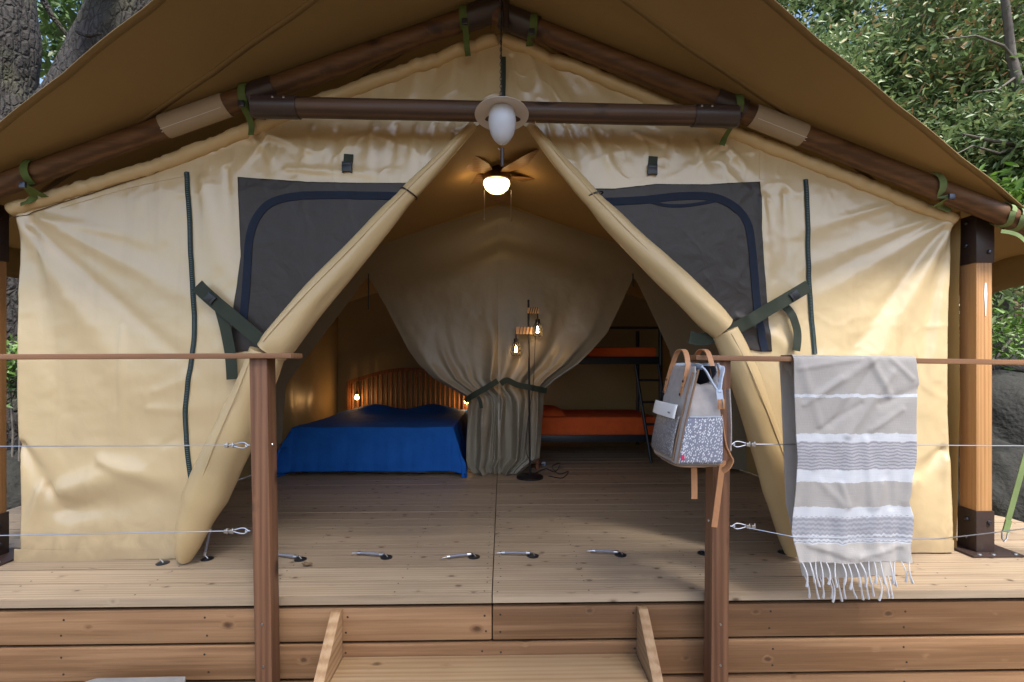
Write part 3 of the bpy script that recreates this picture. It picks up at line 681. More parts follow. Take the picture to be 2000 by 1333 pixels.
for px, py in ((681,318),(1274,322)):
    s = strapF('webbing_tab', [(px+1,py-15),(px,py),(px-1,py+10)], 18, m_web, .006, .003); buckle(onF(px-1,py+14,.010), R(0), .05, .055, parent=s)

# ---- roof, rafters, beam
YR = 2.38; RR = .049
a, b = P(202,291,YR), P(787,82,YR); c, d = P(1186,113,YR), P(1704,319,YR)
kl = (b.z-a.z)/(b.x-a.x); kr = (d.z-c.z)/(d.x-c.x)
zl = lambda x: a.z+kl*(x-a.x); zr = lambda x: c.z+kr*(x-c.x)
xr = (c.z-kr*c.x-a.z+kl*a.x)/(kl-kr)
def roof_half(side):
    k, base = (kl, a) if side < 0 else (kr, c); off = (RR+.012)*math.hypot(1, k)
    A = base.z-k*base.x+off
    pe = [(-40,265),(60,183),(150,110),(285,0)] if side < 0 else [(1525,0),(1640,98),(1760,205),(1880,310),(1990,388)]
    xs, ys = [], []
    for px, py in pe:
        dx, dy, dz = ray(px, py); t = (A-1)/(dz-k*dx); xs.append(dx*t); ys.append(dy*t)
    e = np.polyfit(xs, ys, 1)
    X1 = 3.0*side; n, m = 80, 120
    u = np.linspace(0, 1, n)[:, None]; v = np.linspace(0, 1, m)[None, :]**1.3
    X = xr+(X1-xr)*u+0*v; Y0 = e[0]*X+e[1]; Y0 = Y0+.008*np.sin(u*math.pi)-.006*np.abs(np.sin(u*math.pi*7)); Y = Y0+(6.7-Y0)*v
    sag = .014*np.sin(u*math.pi)*np.exp(-((Y-Y0)/.5)**2)
    if side > 0: sag = sag+.06*np.exp(-((Y-Y0-.40-.05*u)/.10)**2)*np.clip(1-np.abs(u-.55)*1.2, 0, 1)
    Z = A+k*X-sag+.012*fnoise(X*1.2, Y*1.2, 6)+.004*np.clip(Y-2.3, 0, 1)
    w_ = np.exp(-((Y-2.39)/.22)**2); Z = Z*(1-w_)+np.maximum(Z, A+k*X-.002)*w_
    MB().grid(X, Y, Z).build('roof_canopy', m_roof, tent, ang=180, solid=.0025)
    ln = [(X[i,0], Y[i,0], Z[i,0]) for i in range(n)]
    MB().ribbon([(p[0], p[1]+.012, p[2]-.004) for p in ln], (0,1,0), .03, .004).build('roof_hem', m_roof, tent, ang=180)
    for off_, w_ in ((.42, .03), (1.02, .03)):
        js = [int(np.argmin(np.abs(Y[i]-Y0[i]-off_))) for i in range(n)]
        MB().ribbon([(X[i,0], Y0[i,0]+off_, float(np.interp(Y0[i,0]+off_, Y[i], Z[i]))-.003) for i in range(n)], (0,1,0), w_, .003).build('roof_seam', m_roof, tent, ang=180)
    zE = Z[-1]; q = MB(); rows = 5
    XX = np.stack([X[-1]+side*.004*i for i in range(rows)]); YY = np.stack([Y[-1]]*rows); ZZ = np.stack([zE-.045*i for i in range(rows)])
    q.grid(XX, YY, ZZ).build('eave_valance', m_roof, tent, ang=180, solid=.0025)
    return e
roof_half(-1); roof_half(1)
m_wrapline = plain('pale_wrap_piping', (.62,.60,.58), .5)  # thin pale lines along the lower edge of each wrap
def logpts(f, x0, x1, n=24): return [Vector((x0+(x1-x0)*i/(n-1), YR, f(x0+(x1-x0)*i/(n-1)))) for i in range(n)]
def wob(seed): return lambda t, a: 1+.05*float(fnoise(t*9+seed, math.cos(a)+seed, seed, 2))
XL = lambda px, f: next(x for x in np.linspace(-3.2, 3.2, 3201) if abs(P(px, 0, YR).x-x) < .0012)
for f, sgn in ((zl, -1), (zr, 1)):
    ang = math.atan(kl if sgn < 0 else kr)
    r = MB().tube(logpts(f, xr+sgn*.01, sgn*2.96), RR, 24, rfun=wob(3+sgn)).build('rafter_pole', m_log, tent, ang=60)
    def sleeve(px0, px1, mat, rr, nm, par):
        x0, x1 = P(px0, 0, YR).x, P(px1, 0, YR).x
        return MB().tube([(x, YR, f(x)) for x in np.linspace(x0, x1, 4)], rr, 28).build(nm, mat, par, ang=50)
    if sgn < 0:
        sleeve(478, 537, m_brown, RR+.006, 'pole_sleeve', r); sleeve(322, 443, m_wrap, RR+.005, 'fabric_wrap', r); sleeve(905, 975, m_brown, RR+.008, 'pole_sleeve', r)
    else:
        sleeve(1395, 1452, m_brown, RR+.006, 'pole_sleeve', r); sleeve(1470, 1568, m_wrap, RR+.005, 'fabric_wrap', r); sleeve(980, 1050, m_brown, RR+.008, 'pole_sleeve', r)
    u0, u1 = ((325, 441) if sgn < 0 else (1472, 1566))
    for dz in (.62, .80):
        q = [P(u0+(u1-u0)*i/8, 0, YR).x for i in range(9)]
        MB().tube([(x, YR-(RR+.005)*math.sqrt(1-dz*dz), f(x)-(RR+.005)*dz) for x in q], .0016, 6).build('wrap_edge', m_wrapline, r)
hub = MB(); hp = P(983, 30, YR-.02)
hub.tube([(hp.x+.012, YR-.05, hp.z+.12), (hp.x+.012, YR-.05, P(983,72,YR).z)], .017, 12).build('ridge_bracket', m_brown, tent)
bl = P(500, 209, 2.30); br = P(1432, 228, 2.30); YB = 2.30
beam = MB().tube([bl.lerp(br, i/20) for i in range(21)], .046, 24, rfun=wob(9)).build('tie_beam', m_beam, tent, ang=60)
for p0, p1 in ((498,582),(1352,1436)):
    q0 = bl.lerp(br, (p0-500)/932); q1 = bl.lerp(br, (p1-500)/932)
    s = MB().tube([q0, q0.lerp(q1, .5), q1], .051, 28).build('beam_sleeve', m_brown, beam, ang=50)
    for t in (.25,.5) if p0 < 900 else (.12,.36):
        t2 = 1-t if p0 < 900 else t
        c_ = q0.lerp(q1, t2)+Vector((0,-.045,.024)); MB().lathe([(.0,.006),(.005,.004),(.006,0)], c_, 10, (0,-.85,.5)).build('bolt', m_steel, beam)
    ep = q0 if p0 < 900 else q1
    MB().bar(ep+Vector((0,-.0,.0)), ep+Vector((-.02 if p0 < 900 else .02, .09, .035)), .05, .09).build('beam_bracket', m_brown, beam, bevel=.004)
# green tie straps around rafters, pulling the canvas up
def loop(px, py, px2, py2, f, mat, w=.036, tail=None, nm='tie_strap'):
    pa = P(px, py, YR-.075); pb = P(px2, py2, YF-.04); pts = []
    x = pa.x; z0 = f(x)
    for k in range(7):
        an = R(70-k*24); pts.append(Vector((x+(pb.x-x)*k/16, YR-(RR+.012)*math.cos(an) if True else 0, z0+(RR+.012)*math.sin(an))))
    mid = Vector((pb.x*.55+pts[-1].x*.45, YR-.055, pb.z*.5+pts[-1].z*.5)); pts += [mid, Vector((pb.x, YF-.045, pb.z)), ]
    s = MB().ribbon(pts, (1,0,.1), w, .002).build(nm, mat, tent, ang=60)
    cm = mid; MB().obox(cm) if False else MB().box(cm.x-.014, cm.x+.014, cm.y-.010, cm.y+.002, cm.z-.016, cm.z+.012).build('cam_buckle', m_bolt, s, bevel=.002)
    if tail:
        tp = [Vector(pts[-2])]+[P(u, v, YF-.06) for u, v in tail]
        MB().ribbon(chain_v(tp), (1,0,.3), w*.8, .002).build('strap_tail', mat, s, ang=60)
    return s
def chain_v(pts, k=5):
    q = chain([tuple(p) for p in pts], k); return [Vector(p) for p in q]
loop(40,330,90,386,zl,m_green,tail=[(66,385),(40,400)]); loop(468,182,496,228,zl,m_green,tail=[(490,240),(490,264)])
loop(902,34,913,70,zl,m_green,tail=[(912,90),(914,110)]); loop(1044,38,1034,92,zr,m_green)
loop(1450,208,1420,250,zr,m_green,tail=[(1418,265),(1410,284)]); loop(1842,362,1825,405,zr,m_lime,tail=[(1835,400),(1856,412)])
for px in (1958, 1978):
    x = P(px, 430, YR).x; pts = [Vector((x+.008*math.sin(k), YR-(RR+.008)*math.cos(k*math.pi/9), zr(x)+(RR+.008)*math.sin(k*math.pi/9))) for k in range(19)]
    MB().ribbon(pts, (1,0,kr), .026, .002).build('tie_strap', m_lime, tent, ang=60)
MB().ribbon(chain_v([P(1955,452,2.30),P(1975,455,2.29),P(1992,462,2.28),P(2010,480,2.28)]), (0,0,1), .018, .002).build('strap_tail', m_lime, tent)
# corner posts
def corner_post(sgn):
    x0 = 2.475 if sgn > 0 else -2.655; x1 = x0+.085; y0, y1 = 2.47, 2.565; zt = (zr(x0+.04) if sgn > 0 else zl(x0+.04))+.03
    p = MB().box(x0, x1, y0, y1, .02, zt-.02).build('corner_post', m_tpost, tent, bevel=.006)
    e = .006
    MB().box(x0-e, x1+e, y0-e, y1+e, 1.52, zt).build('metal_sleeve', m_brown, p, bevel=.003)
    MB().box(x0-e, x1+e, y0-e, y1+e, .012, .225).build('metal_sleeve', m_brown, p, bevel=.003)
    MB().box(x0-.07, x1+.115, y0-.055, y1+.06, .002, .012).build('base_plate', m_brown, p, bevel=.003)
    xi = x0-e if sgn > 0 else x1+e
    for yy, zz in ((y0+.05,1.74),(y0+.05,1.62),(y0+.045,.17),(y0+.05,.07)): MB().lathe([(0,.012),(.009,.010),(.012,.004),(.012,0)], (xi, yy, zz), 12, (-sgn,0,0)).build('bolt', m_bolt, p)
    for zz in (1.575,.165): MB().lathe([(0,.012),(.009,.010),(.012,.004),(.012,0)], (x0+.06, y0-e, zz), 12, (0,-1,0)).build('bolt', m_bolt, p)
    for xx, yy in ((x0-.02,y0-.035),(x0+.05,y0-.038),(x1+.085,y0-.035),(x1+.085,y1+.02)): MB().lathe([(0,.006),(.010,.005),(.011,0)], (xx, yy, .012), 12).build('base_bolt', m_steel, p)
    if sgn > 0:  # drip of white paint on the front face
        mb = MB(); q = [(1913,553),(1913,575),(1914,592),(1913,605),(1914,618)]
        pts = [P(a, b, y0-.0015) for a, b in q]; pts = [Vector((x0+.047, v.y, v.z)) for v in pts]
        MB().ribbon(pts, (1,0,0), .01, .002, [.009,.017,.010,.006,.004]).build('paint_drip', plain('white_paint', (.75,.75,.74), .5), p)
corner_post(1); corner_post(-1)

# ---- interior
def wallgrid(x0, y0, x1, y1, ztop, name, mat, n=70, m=60, amp=.012, seed=1):
    u = np.linspace(0, 1, n)[None, :]; v = np.linspace(0, 1, m)[:, None]
    X = x0+(x1-x0)*u+0*v; Y = y0+(y1-y0)*u+0*v; Z = .004+(ztop(X) if callable(ztop) else ztop)*v if not callable(ztop) else .004+(ztop(X)-.004)*v
    nx, ny = (y1-y0), -(x1-x0); L = math.hypot(nx, ny); d = amp*(fnoise(u*6+v*0, v*3+u*0, seed)+.8*np.sin(u*23+v*2+fnoise(u*3+v, v*2, seed)*4))
    return MB().grid(X+nx/L*d, Y+ny/L*d, Z).build(name, mat, tent, ang=180)
for sx, s in ((-1, 11), (1, 15)):
    wallgrid(sx*2.43, 2.52, sx*2.22, 4.4, 1.80, 'side_wall', m_side, seed=s); wallgrid(sx*2.22, 4.4, sx*2.13, 6.35, 1.80, 'side_wall', m_side, seed=s+1)
LZ, LK = 2.44, .325
YP = 4.35
wallgrid(-2.5, 6.34, 2.5, 6.34, lambda X: LZ-LK*np.abs(X), 'back_wall', m_side, 90, 60, seed=5)
for sx in (-1, 1):
    u = np.linspace(0, 1, 50)[None, :]; v = np.linspace(0, 1, 60)[:, None]
    X = sx*2.5*u+0*v; Y = 2.57+(6.36-2.57)*v+0*u; Z = LZ-LK*np.abs(X)-.03*np.sin(u*math.pi)*np.sin(v*math.pi)+.008*fnoise(X*2, Y*2, 3)
    MB().grid(X, Y, Z).build('ceiling_liner', m_liner, tent, ang=180)
mb = MB().tube([(0,2.56,LZ-.004),(0,6.34,LZ+.002)], .006, 8).build('ridge_seam', m_liner, tent)
def pz(py): return P(980, py, YP).z
def pxx(px): return P(px, 700, YP).x
# partition: upper sheet with draped folds
n, m = 160, 60; xs = np.linspace(-2.3, 2.3, n)
lo = np.interp(xs, [-2.3, pxx(548)-.001, pxx(549), pxx(556), pxx(715), pxx(722), pxx(1235), pxx(1242), pxx(1312), pxx(1330), 2.3], [.02, .02, .05, pz(755), pz(545), pz(543), pz(543), pz(545), pz(695), .05, .02])
hi = LZ-LK*np.abs(xs)-.012; v = np.linspace(0, 1, m)[:, None]
X = np.tile(xs, (m, 1)); Z = lo+(hi-lo)*v
def drape(X, Z):
    q = (LZ-Z)-LK*np.abs(X)*1.0
    return .020*np.sin(q*15+.6*np.sin(X*3))*np.exp(-((q-.30)/.28)**2)*np.clip(1-np.abs(X)/1.3, 0, 1)+.008*fnoise(X*3, Z*3, 4)
MB().grid(X, YP-drape(X, Z), Z).build('partition', m_inner, tent, ang=180)
# seam tape where ceiling meets partition
for sx in (-1, 1):
    MB().ribbon([(sx*x, YP-.012, LZ-LK*x-.016) for x in np.linspace(0, 2.2, 20)], (0,0,1), .022, .003).build('seam_tape', m_liner, tent)
py = np.array([543,600,650,684,712,740,758,775,785,820,860,895,912,928]); L_ = np.array([720,754,780,798,818,848,880,910,914,914,912,911,914,930]); R_ = np.array([1236,1210,1186,1156,1128,1086,1065,1062,1062,1060,1057,1054,1030,1012])
m, n = 150, 220; pv = np.linspace(543, 928, m); u = np.linspace(0, 1, n)[None, :]
XL_ = np.array([P(float(np.interp(q, py, L_)), q, YP).x for q in pv])[:, None]; XR_ = np.array([P(float(np.interp(q, py, R_)), q, YP).x for q in pv])[:, None]
Zc = np.array([pz(q) for q in pv])[:, None]; Zc = Zc+0*u
gather = np.exp(-((pv-770)/85.)**2)[:, None]; low = np.clip((pv-770)/60., 0, 1)[:, None]; up = np.clip((pv-560)/190., 0, 1)[:, None]
X = XL_+(XR_-XL_)*u; ph = fnoise(u*5+0*Zc, Zc*1.1, 7)*3.4; am = np.clip(1+1.9*vnoise(u*6.3+0*Zc, Zc*.7, 19), .25, 2)
D = am*(.026*gather+.024*low+.015*up)*np.sin(u*2*math.pi*4.5+ph+1)+am[:, ::-1]*(.012*gather+.004*low+.006*up)*np.sin(u*2*math.pi*9+ph*2)+.030*low*np.sin(u*math.pi*3+.5)+.006*fnoise(X*7, Zc*5, 3)
# sharp crease along each swept edge
D = D+.05*up*(1-low)*np.exp(-((u-.10)/.07)**2)-.035*up*(1-low)*np.exp(-((u-.22)/.05)**2)+.05*up*(1-low)*np.exp(-((u-.90)/.07)**2)-.03*up*(1-low)*np.exp(-((u-.78)/.05)**2)
D = D+.05*np.sin(u*math.pi)*(gather*.8+low)+drape(X, Zc)*(1-up)
cur = MB().grid(X, YP-.004-D, np.maximum(Zc, .006)).build('door_curtain', m_inner, tent, ang=180)
def seam_y(q):
    x = P(975, q, YP).x; z = pz(q)
    if q < 545: return YP-float(drape(x, z))
    i = int(round((q-543)/(928-543)*(m-1))); j = int(np.argmin(np.abs(X[i]-x))); return YP-.004-float(D[i, j])
MB().ribbon([(P(975, q, YP-.02).x, seam_y(q)-.010, pz(q)) for q in np.linspace(428, 925, 60)], (1,0,0), .024, .003).build('curtain_seam', m_inner, tent, ang=60)
def inner_strap(pts, nm='curtain_tie'):
    MB().ribbon(chain_v([P(a, b, y) for a, b, y in pts]), (0,0,1), .05, .003).build(nm, m_web, tent, ang=60)
inner_strap([(908,784,4.25),(925,772,4.18),(950,758,4.17),(972,744,4.18)]); inner_strap([(978,750,4.18),(990,743,4.17),(1010,752,4.16),(1040,758,4.17),(1068,764,4.26)])
MB().ribbon(chain_v([P(934,776,4.17),P(938,785,4.16),P(940,798,4.16)]), (1,0,0), .03, .003).build('curtain_tie', m_web, tent)
for px in (720, 1236):
    MB().tube([P(px, 535, YP-.02), P(px, 605 if px < 900 else 560, YP-.02)], .006, 6).build('pull_cord', m_black, tent)
# ================================================================== RAILINGS
def catenary(a, b, sag, n=16): 
    a = Vector(a); b = Vector(b); return [a.lerp(b, i/(n-1))-Vector((0,0,sag*4*(i/(n-1))*(1-i/(n-1)))) for i in range(n)]
def railing(side):
    lab = ('wooden railing left of the steps, wire infill, end post left of the bed', 'wooden railing right of the steps, carrying the backpack and the towel')[side > 0]
    Y0, Y1 = 1.975, 2.05
    if side < 0: xt0, xt1, xb0, xb1 = P(486,700,Y0).x, P(521.5,700,Y0).x, P(498,1333,Y0).x, P(531,1333,Y0).x
    else: xt0, xt1, xb0, xb1 = P(1396,900,Y0).x-.004, P(1428,900,Y0).x, P(1389,1333,Y0).x, P(1423,1333,Y0).x
    zt = P(500, 700, Y0).z+.002
    t = thing('railing', lab, 'railing', ((xb0+xb1)/2, 2.01, -.65))
    zb = -.66; k = (zt-zb)/(zt-P(500,1333,Y0).z); xb0 = xt0+(xb0-xt0)*k; xb1 = xt1+(xb1-xt1)*k
    p = MB().add([(xb0,Y0,zb),(xb1,Y0,zb),(xb1,Y1,zb),(xb0,Y1,zb),(xt0,Y0,zt),(xt1,Y0,zt),(xt1,Y1,zt),(xt0,Y1,zt)],
          [(3,2,1,0),(4,5,6,7),(0,1,5,4),(1,2,6,5),(2,3,7,6),(3,0,4,7)]).build('post', m_post, t, bevel=.005)
    mb = MB()
    pxs = ((512,1220),(514,1303)) if side < 0 else ((1407,1220),(1407,1300),)
    for px, py in pxs: c = P(px, py, Y0); mb.lathe([(0,.003),(.0045,.003),(.0055,0)], (c.x, c.y, c.z), 10, (0,-1,0))
    for py in ((872,1037) if side < 0 else (1029,)):
        c = P(500, py, Y0); xx = (xt1+.003 if side < 0 else xt0-.003); mb.lathe([(0,.007),(.006,.005),(.008,0)], (xx, 2.012, c.z), 10, (1 if side < 0 else -1,0,0))
    mb.build('screw', m_steel, p)
    YA, YBk = 1.955, 2.065
    if side < 0: pa, pb = P(-120,692.5,YA), P(569,690,YA)
    else: pa, pb = P(1360,694,YA), P(2130,705,YA)
    th = .021
    MB().add([(pa.x,YA,pa.z-th),(pb.x,YA,pb.z-th),(pb.x,YBk,pb.z-th),(pa.x,YBk,pa.z-th),(pa.x,YA,pa.z),(pb.x,YA,pb.z),(pb.x,YBk,pb.z),(pa.x,YBk,pa.z)],
          [(3,2,1,0),(4,5,6,7),(0,1,5,4),(1,2,6,5),(2,3,7,6),(3,0,4,7)]).build('handrail', m_rail, t, bevel=.003)
    # second post just out of the picture, so that the rail stands
    xo = -3.05 if side < 0 else 2.98
    MB().box(xo-.037, xo+.037, Y0, Y1, zb, zt-.005).build('post', m_post, t, bevel=.005)
    for row in ((870,1037),(868,1028))[side > 0]:
        Yw = 2.012
        if side < 0: e = P(487,row,Yw); s = P(425,row+1.5,Yw); far = P(-170,row+(3 if row < 900 else 13),Yw)
        else: e = P(1428,row,Yw); s = P(1484,row+1,Yw); far = P(2130,row+(4 if row < 900 else 1),Yw)
        s = Vector((e.x+(.062 if side > 0 else -.062), Yw, e.z))
        sag = .0 if side < 0 else (.0 if row < 900 else .012)
        if side > 0 and row > 900: Yt = 1.925
        w = catenary(s, far, sag, 90)
        if side > 0 and row > 900:   # the loose lower wire bows out in front of the hanging towel
            w = [Vector((q.x, q.y-.115*min(1, max(0, (q.x-.99)/.17))*(1-min(1, max(0, (q.x-1.74)/.5))), q.z)) for q in w]
        wo = MB().tube(w, .0022, 8).build('wire', m_steel, t)
        d = 1 if side > 0 else -1
        lp = [Vector((e.x+d*(.006+.045*u), Yw, e.z+v)) for u, v in ((0,0),(.25,.010),(.6,.011),(1.2,.004),(1.4,0),(1.2,-.004),(.6,-.011),(.25,-.010),(0,0))]
        MB().tube(chain_v([tuple(q) for q in lp], 4), .0026, 8).build('thimble', m_steel, wo)
        mb = MB()
        for u in (.070,.092):
            c = Vector((e.x+d*u, Yw, e.z)); mb.box(c.x-.008, c.x+.008, Yw-.009, Yw+.009, c.z-.008, c.z+.006)
            mb.tube([(c.x,Yw-.012,c.z+.004),(c.x,Yw+.012,c.z+.004)], .004, 8); mb.tube([(c.x+.005,Yw-.006,c.z-.011),(c.x+.005,Yw-.006,c.z+.012)], .003, 8)
        mb.build('wire_clamp', m_steel, wo, bevel=.0015)
        MB().tube([(e.x-d*.004,Yw,e.z),(e.x+d*.004,Yw,e.z),(e.x+d*.010,Yw,e.z+.006),(e.x+d*.016,Yw,e.z),(e.x+d*.010,Yw,e.z-.006),(e.x+d*.006,Yw,e.z)], .0028, 8).build('eye_hook', m_steel, wo)
    return t
railing(-1); railing(1)

# ================================================================== DECK ANCHORS
def anchor(px, py, bx, by, label, tilt=0, cord=True, first=False):
    c = FL(px, py); t = thing('deck_anchor', label, 'anchor', (c.x, c.y, 0), 'bungee anchors along the tent sill')
    MB().lathe([(.030,0),(.030,.003),(.022,.007),(.012,.009),(0,.009)], (c.x,c.y,.001), 22).build('disc', m_black, t)
    mb = MB(); mb.tube([(c.x+.010,c.y-.008,.006),(c.x-.002,c.y-.010,.022),(c.x-.014,c.y,.022),(c.x-.012,c.y+.008,.006)], .0028, 8); mb.build('hook', m_steel, t)
    if not cord: return t
    if isinstance(by, tuple): e = P(bx, by[0], by[1])
    else: e = FL(bx, by); e.z = .012
    s = Vector((c.x-.012, c.y-.002, .018)); d = (e-s); L = d.length; dn = d/L
    MB().tube([s+dn*.012, s.lerp(e,.4)+Vector((0,0,.001)), e-dn*.03], .0062, 10).build('bungee_cord', m_bungee, t)
    mb = MB(); mb.tube([s+dn*.004, s+dn*.024], .0085, 10); mb.tube([e-dn*.044, e-dn*.028], .0080, 10); mb.build('ferrule', m_steel, t)
    sd_ = Vector((-dn.y, dn.x, 0)) if abs(dn.z) < .6 else Vector((0,1,0))
    mb = MB(); mb.tube(chain_v([tuple(e-dn*.032), tuple(e-dn*.012+sd_*.004), tuple(e+sd_*.010), tuple(e-dn*.006+sd_*.018)], 4), .0024, 8); mb.build('end_hook', m_steel, t)
    return t
anchor(405,1093,413,(1022,2.46),'black anchor disc with its bungee pulled upright to the left door roll', 0)
anchor(587,1094,528,1087,'black anchor disc right behind the left railing post, bungee lying left')
anchor(755,1090,690,1084,'second bungee anchor right of the left railing post, lying flat on the deck')
anchor(926,1089,862,1094,'bungee anchor just left of the middle deck seam')
anchor(1041,1087,970,1084,'bungee anchor just right of the middle deck seam')
anchor(1212,1085,1146,1080,'last flat lying bungee anchor before the right railing post')
anchor(1374,1082,0,0,'bare black disc half hidden by the right railing post', cord=False)
anchor(1531,1080,0,0,'black disc under the foot of the right door roll', cord=False)
anchor(318,1101,0,0,'black disc poking out under the left canvas hem', cord=False)

c = FL(600, 1108); dl = thing('dry_leaf', 'curled dry leaf lying on the deck below the leftmost flat bungee', 'leaf', (c.x, c.y, 0))
u = np.linspace(-1, 1, 9)[None, :]; v = np.linspace(-1, 1, 7)[:, None]
MB().grid(c.x+.022*u+.004*v, c.y+.012*v*np.sqrt(np.clip(1-u*u*.92, 0, 1)), .006+.010*(v*v)*(1-.4*u)+.006*np.abs(u)).build('blade', plain('dry_leaf_brown', (.16,.10,.055), .8), dl, ang=180, solid=.001)

# ================================================================== TOWEL
def towel_mat():
    M = Mat('striped_cotton'); uv = M.n('UVMap').outputs[0]; s = M.n('SeparateXYZ', Vector=uv); u, v = s.outputs[0], s.outputs[1]
    nz = M.n('TexNoise', Vector=M.n('Mapping', Vector=uv, Scale=(1,1,1)).outputs[0], Scale=14.0, Detail=3)
    vw = M.math('ADD', v, M.math('MULTIPLY', M.math('SUBTRACT', nz.outputs[0], .5), .024))
    gr = (.56,.53,.505); wh = (.84,.87,.93); li = (.72,.68,.64)
    y = lambda p: (p-698)/402
    base = M.ramp(vw, [(0,gr),(y(769),wh),(y(775),gr),(y(846),wh),(y(862),(.62,.62,.66)),(y(917),wh),(y(940),gr),(y(990),wh),(y(1010),(.58,.59,.64)),(y(1040),wh),(y(1062),li)], 'CONSTANT')
    fine = M.math('GREATER_THAN', M.math('SINE', M.math('MULTIPLY', M.math('ADD', vw, M.math('MULTIPLY', nz.outputs[0], .004)), 402*2*math.pi/6.2)), .1)
    m1 = M.math('MULTIPLY', M.math('GREATER_THAN', vw, y(862)), M.math('LESS_THAN', vw, y(917)))
    br = M.n('TexNoise', Vector=M.n('Mapping', Vector=uv, Scale=(60,30,1)).outputs[0], Scale=1.0, Detail=1)
    wig = M.math('MULTIPLY', M.math('SINE', M.math('MULTIPLY', u, 150.0)), .0022)
    wav = M.math('GREATER_THAN', M.math('SINE', M.math('MULTIPLY', M.math('ADD', vw, wig), 402*2*math.pi/9.0)), .0)
    m2 = M.math('MULTIPLY', M.math('GREATER_THAN', vw, y(1008)), M.math('LESS_THAN', vw, y(1060)))
    dk = (.40,.40,.46)
    c = M.mix(M.math('MULTIPLY', m1, fine), base.outputs[0], dk); c = M.mix(M.math('MULTIPLY', M.math('MULTIPLY', m2, wav), .8), c, dk)
    sl = M.n('TexNoise', Vector=M.n('Mapping', Vector=uv, Scale=(5,260,1)).outputs[0], Scale=1.0, Detail=3)
    sl2 = M.n('TexNoise', Vector=M.n('Mapping', Vector=uv, Scale=(200,30,1)).outputs[0], Scale=1.0, Detail=2)
    c = M.mix(M.math('MULTIPLY', M.math('ADD', sl.outputs[0], sl2.outputs[0]), .16), c, (.24,.22,.20))
    fz = M.math('ADD', M.math('ADD', sl2.outputs[0], sl.outputs[0]), M.math('MULTIPLY', M.math('MULTIPLY', m1, fine), -.8))
    return M.done(c, .95, bump=fz, bs=.5, bd=.002, trans=.12, Specular_IOR_Level=.1)
m_towel = towel_mat(); m_fringe = plain('white_cotton_fringe', (.74,.74,.76), .95, 0, .12, 200, .4)
YT = 1.945
tw = thing('towel', 'grey and white striped cotton towel with knotted fringe hung over the right handrail', 'towel', (P(1670,1000,YT).x, YT, .6))
def towel_sheet(front):
    n, m = 150, 230; u = np.linspace(0, 1, n)[None, :]; s = np.linspace(0, 1, m)[:, None]
    pyb = 1100 if front else 1150; py = 698+(pyb-698)*s
    l = np.interp(py, [698,760,850,900,960,1010,1040,1100], [1549,1550,1553,1556,1552,1546,1544,1560]) if front else np.interp(py, [698,1000,1150], [1560,1568,1600])
    r = np.interp(py, [698,720,748,770,800,850,880,900,930,960,980,1010,1040,1070,1100], [1789,1790,1794,1790,1788,1788,1789,1788,1780,1778,1774,1782,1781,1777,1781]) if front else np.interp(py, [698,1000,1150], [1784,1784,1786])
    sc_ = YT/FPX; fx = lambda px: (px-980)*sc_*1.0
    xl = np.vectorize(lambda a, b: P(a, b, YT).x)(l, py); xr_ = np.vectorize(lambda a, b: P(a, b, YT).x)(r, py)
    X = xl+(xr_-xl)*u; Z = np.vectorize(lambda b: P(1670, b, YT).z)(py)+0*u
    Z = Z+.004*np.sin(u*9+1)*s
    d = .0035*fnoise(X*9, Z*7, 3)*1.5+.006*s*np.sin(u*19+fnoise(u*3, s*3, 8)*4)+.004*np.sin(u*44+s*3)*np.clip(s-.35, 0, 1)
    for (x1,y1,x2,y2,w,a) in (((1560,720,1680,700,6,4),(1570,790,1640,740,6,5),(1600,840,1680,790,7,-5),(1700,840,1760,800,7,5),(1740,700,1780,740,6,5),(1580,1065,1660,1090,6,5),(1680,1090,1760,1065,6,5),(1640,945,1655,988,6,5),(1720,945,1712,988,6,5),(1600,770,1710,700,9,6),(1625,830,1715,705,10,-6),(1655,850,1740,730,9,7),(1700,700,1735,770,8,8),(1720,790,1790,760,9,-6),(1560,700,1600,830,9,5),(1600,860,1590,915,7,4),(1650,860,1640,915,7,-4),(1690,860,1700,990,8,5),(1735,930,1740,990,8,-5),(1590,1060,1700,1095,9,5),(1600,940,1650,990,8,4)) if front else ()):
        p, q = P(x1,y1,YT), P(x2,y2,YT); L2 = (q.x-p.x)**2+(q.z-p.z)**2; t = np.clip(((X-p.x)*(q.x-p.x)+(Z-p.z)*(q.z-p.z))/L2, 0, 1)
        d = d+a*.0009*np.exp(-(np.hypot(X-p.x-t*(q.x-p.x), Z-p.z-t*(q.z-p.z))/(w*sc_))**2)
    if front: Y = YT-.003-d+.05*np.clip(s-.25, 0, 1)*0+.012*np.clip(s-.6,0,1)
    else: Y = 2.078+d*.6-.03*np.clip(s-.1, 0, 1)
    top = np.exp(-s/.012)
    if front: Y = Y+top*.006; 
    mb = MB().grid(X, Y, Z, (np.tile(u, (m, 1)), np.tile(s, (1, n)) if front else .9+.1*np.tile(s, (1, n))))
    o = mb.build('front_half' if front else 'back_half', m_towel, tw, ang=180, solid=.003)
    return X, Y, Z
fX, fY, fZ = towel_sheet(True); bX, bY, bZ = towel_sheet(False)
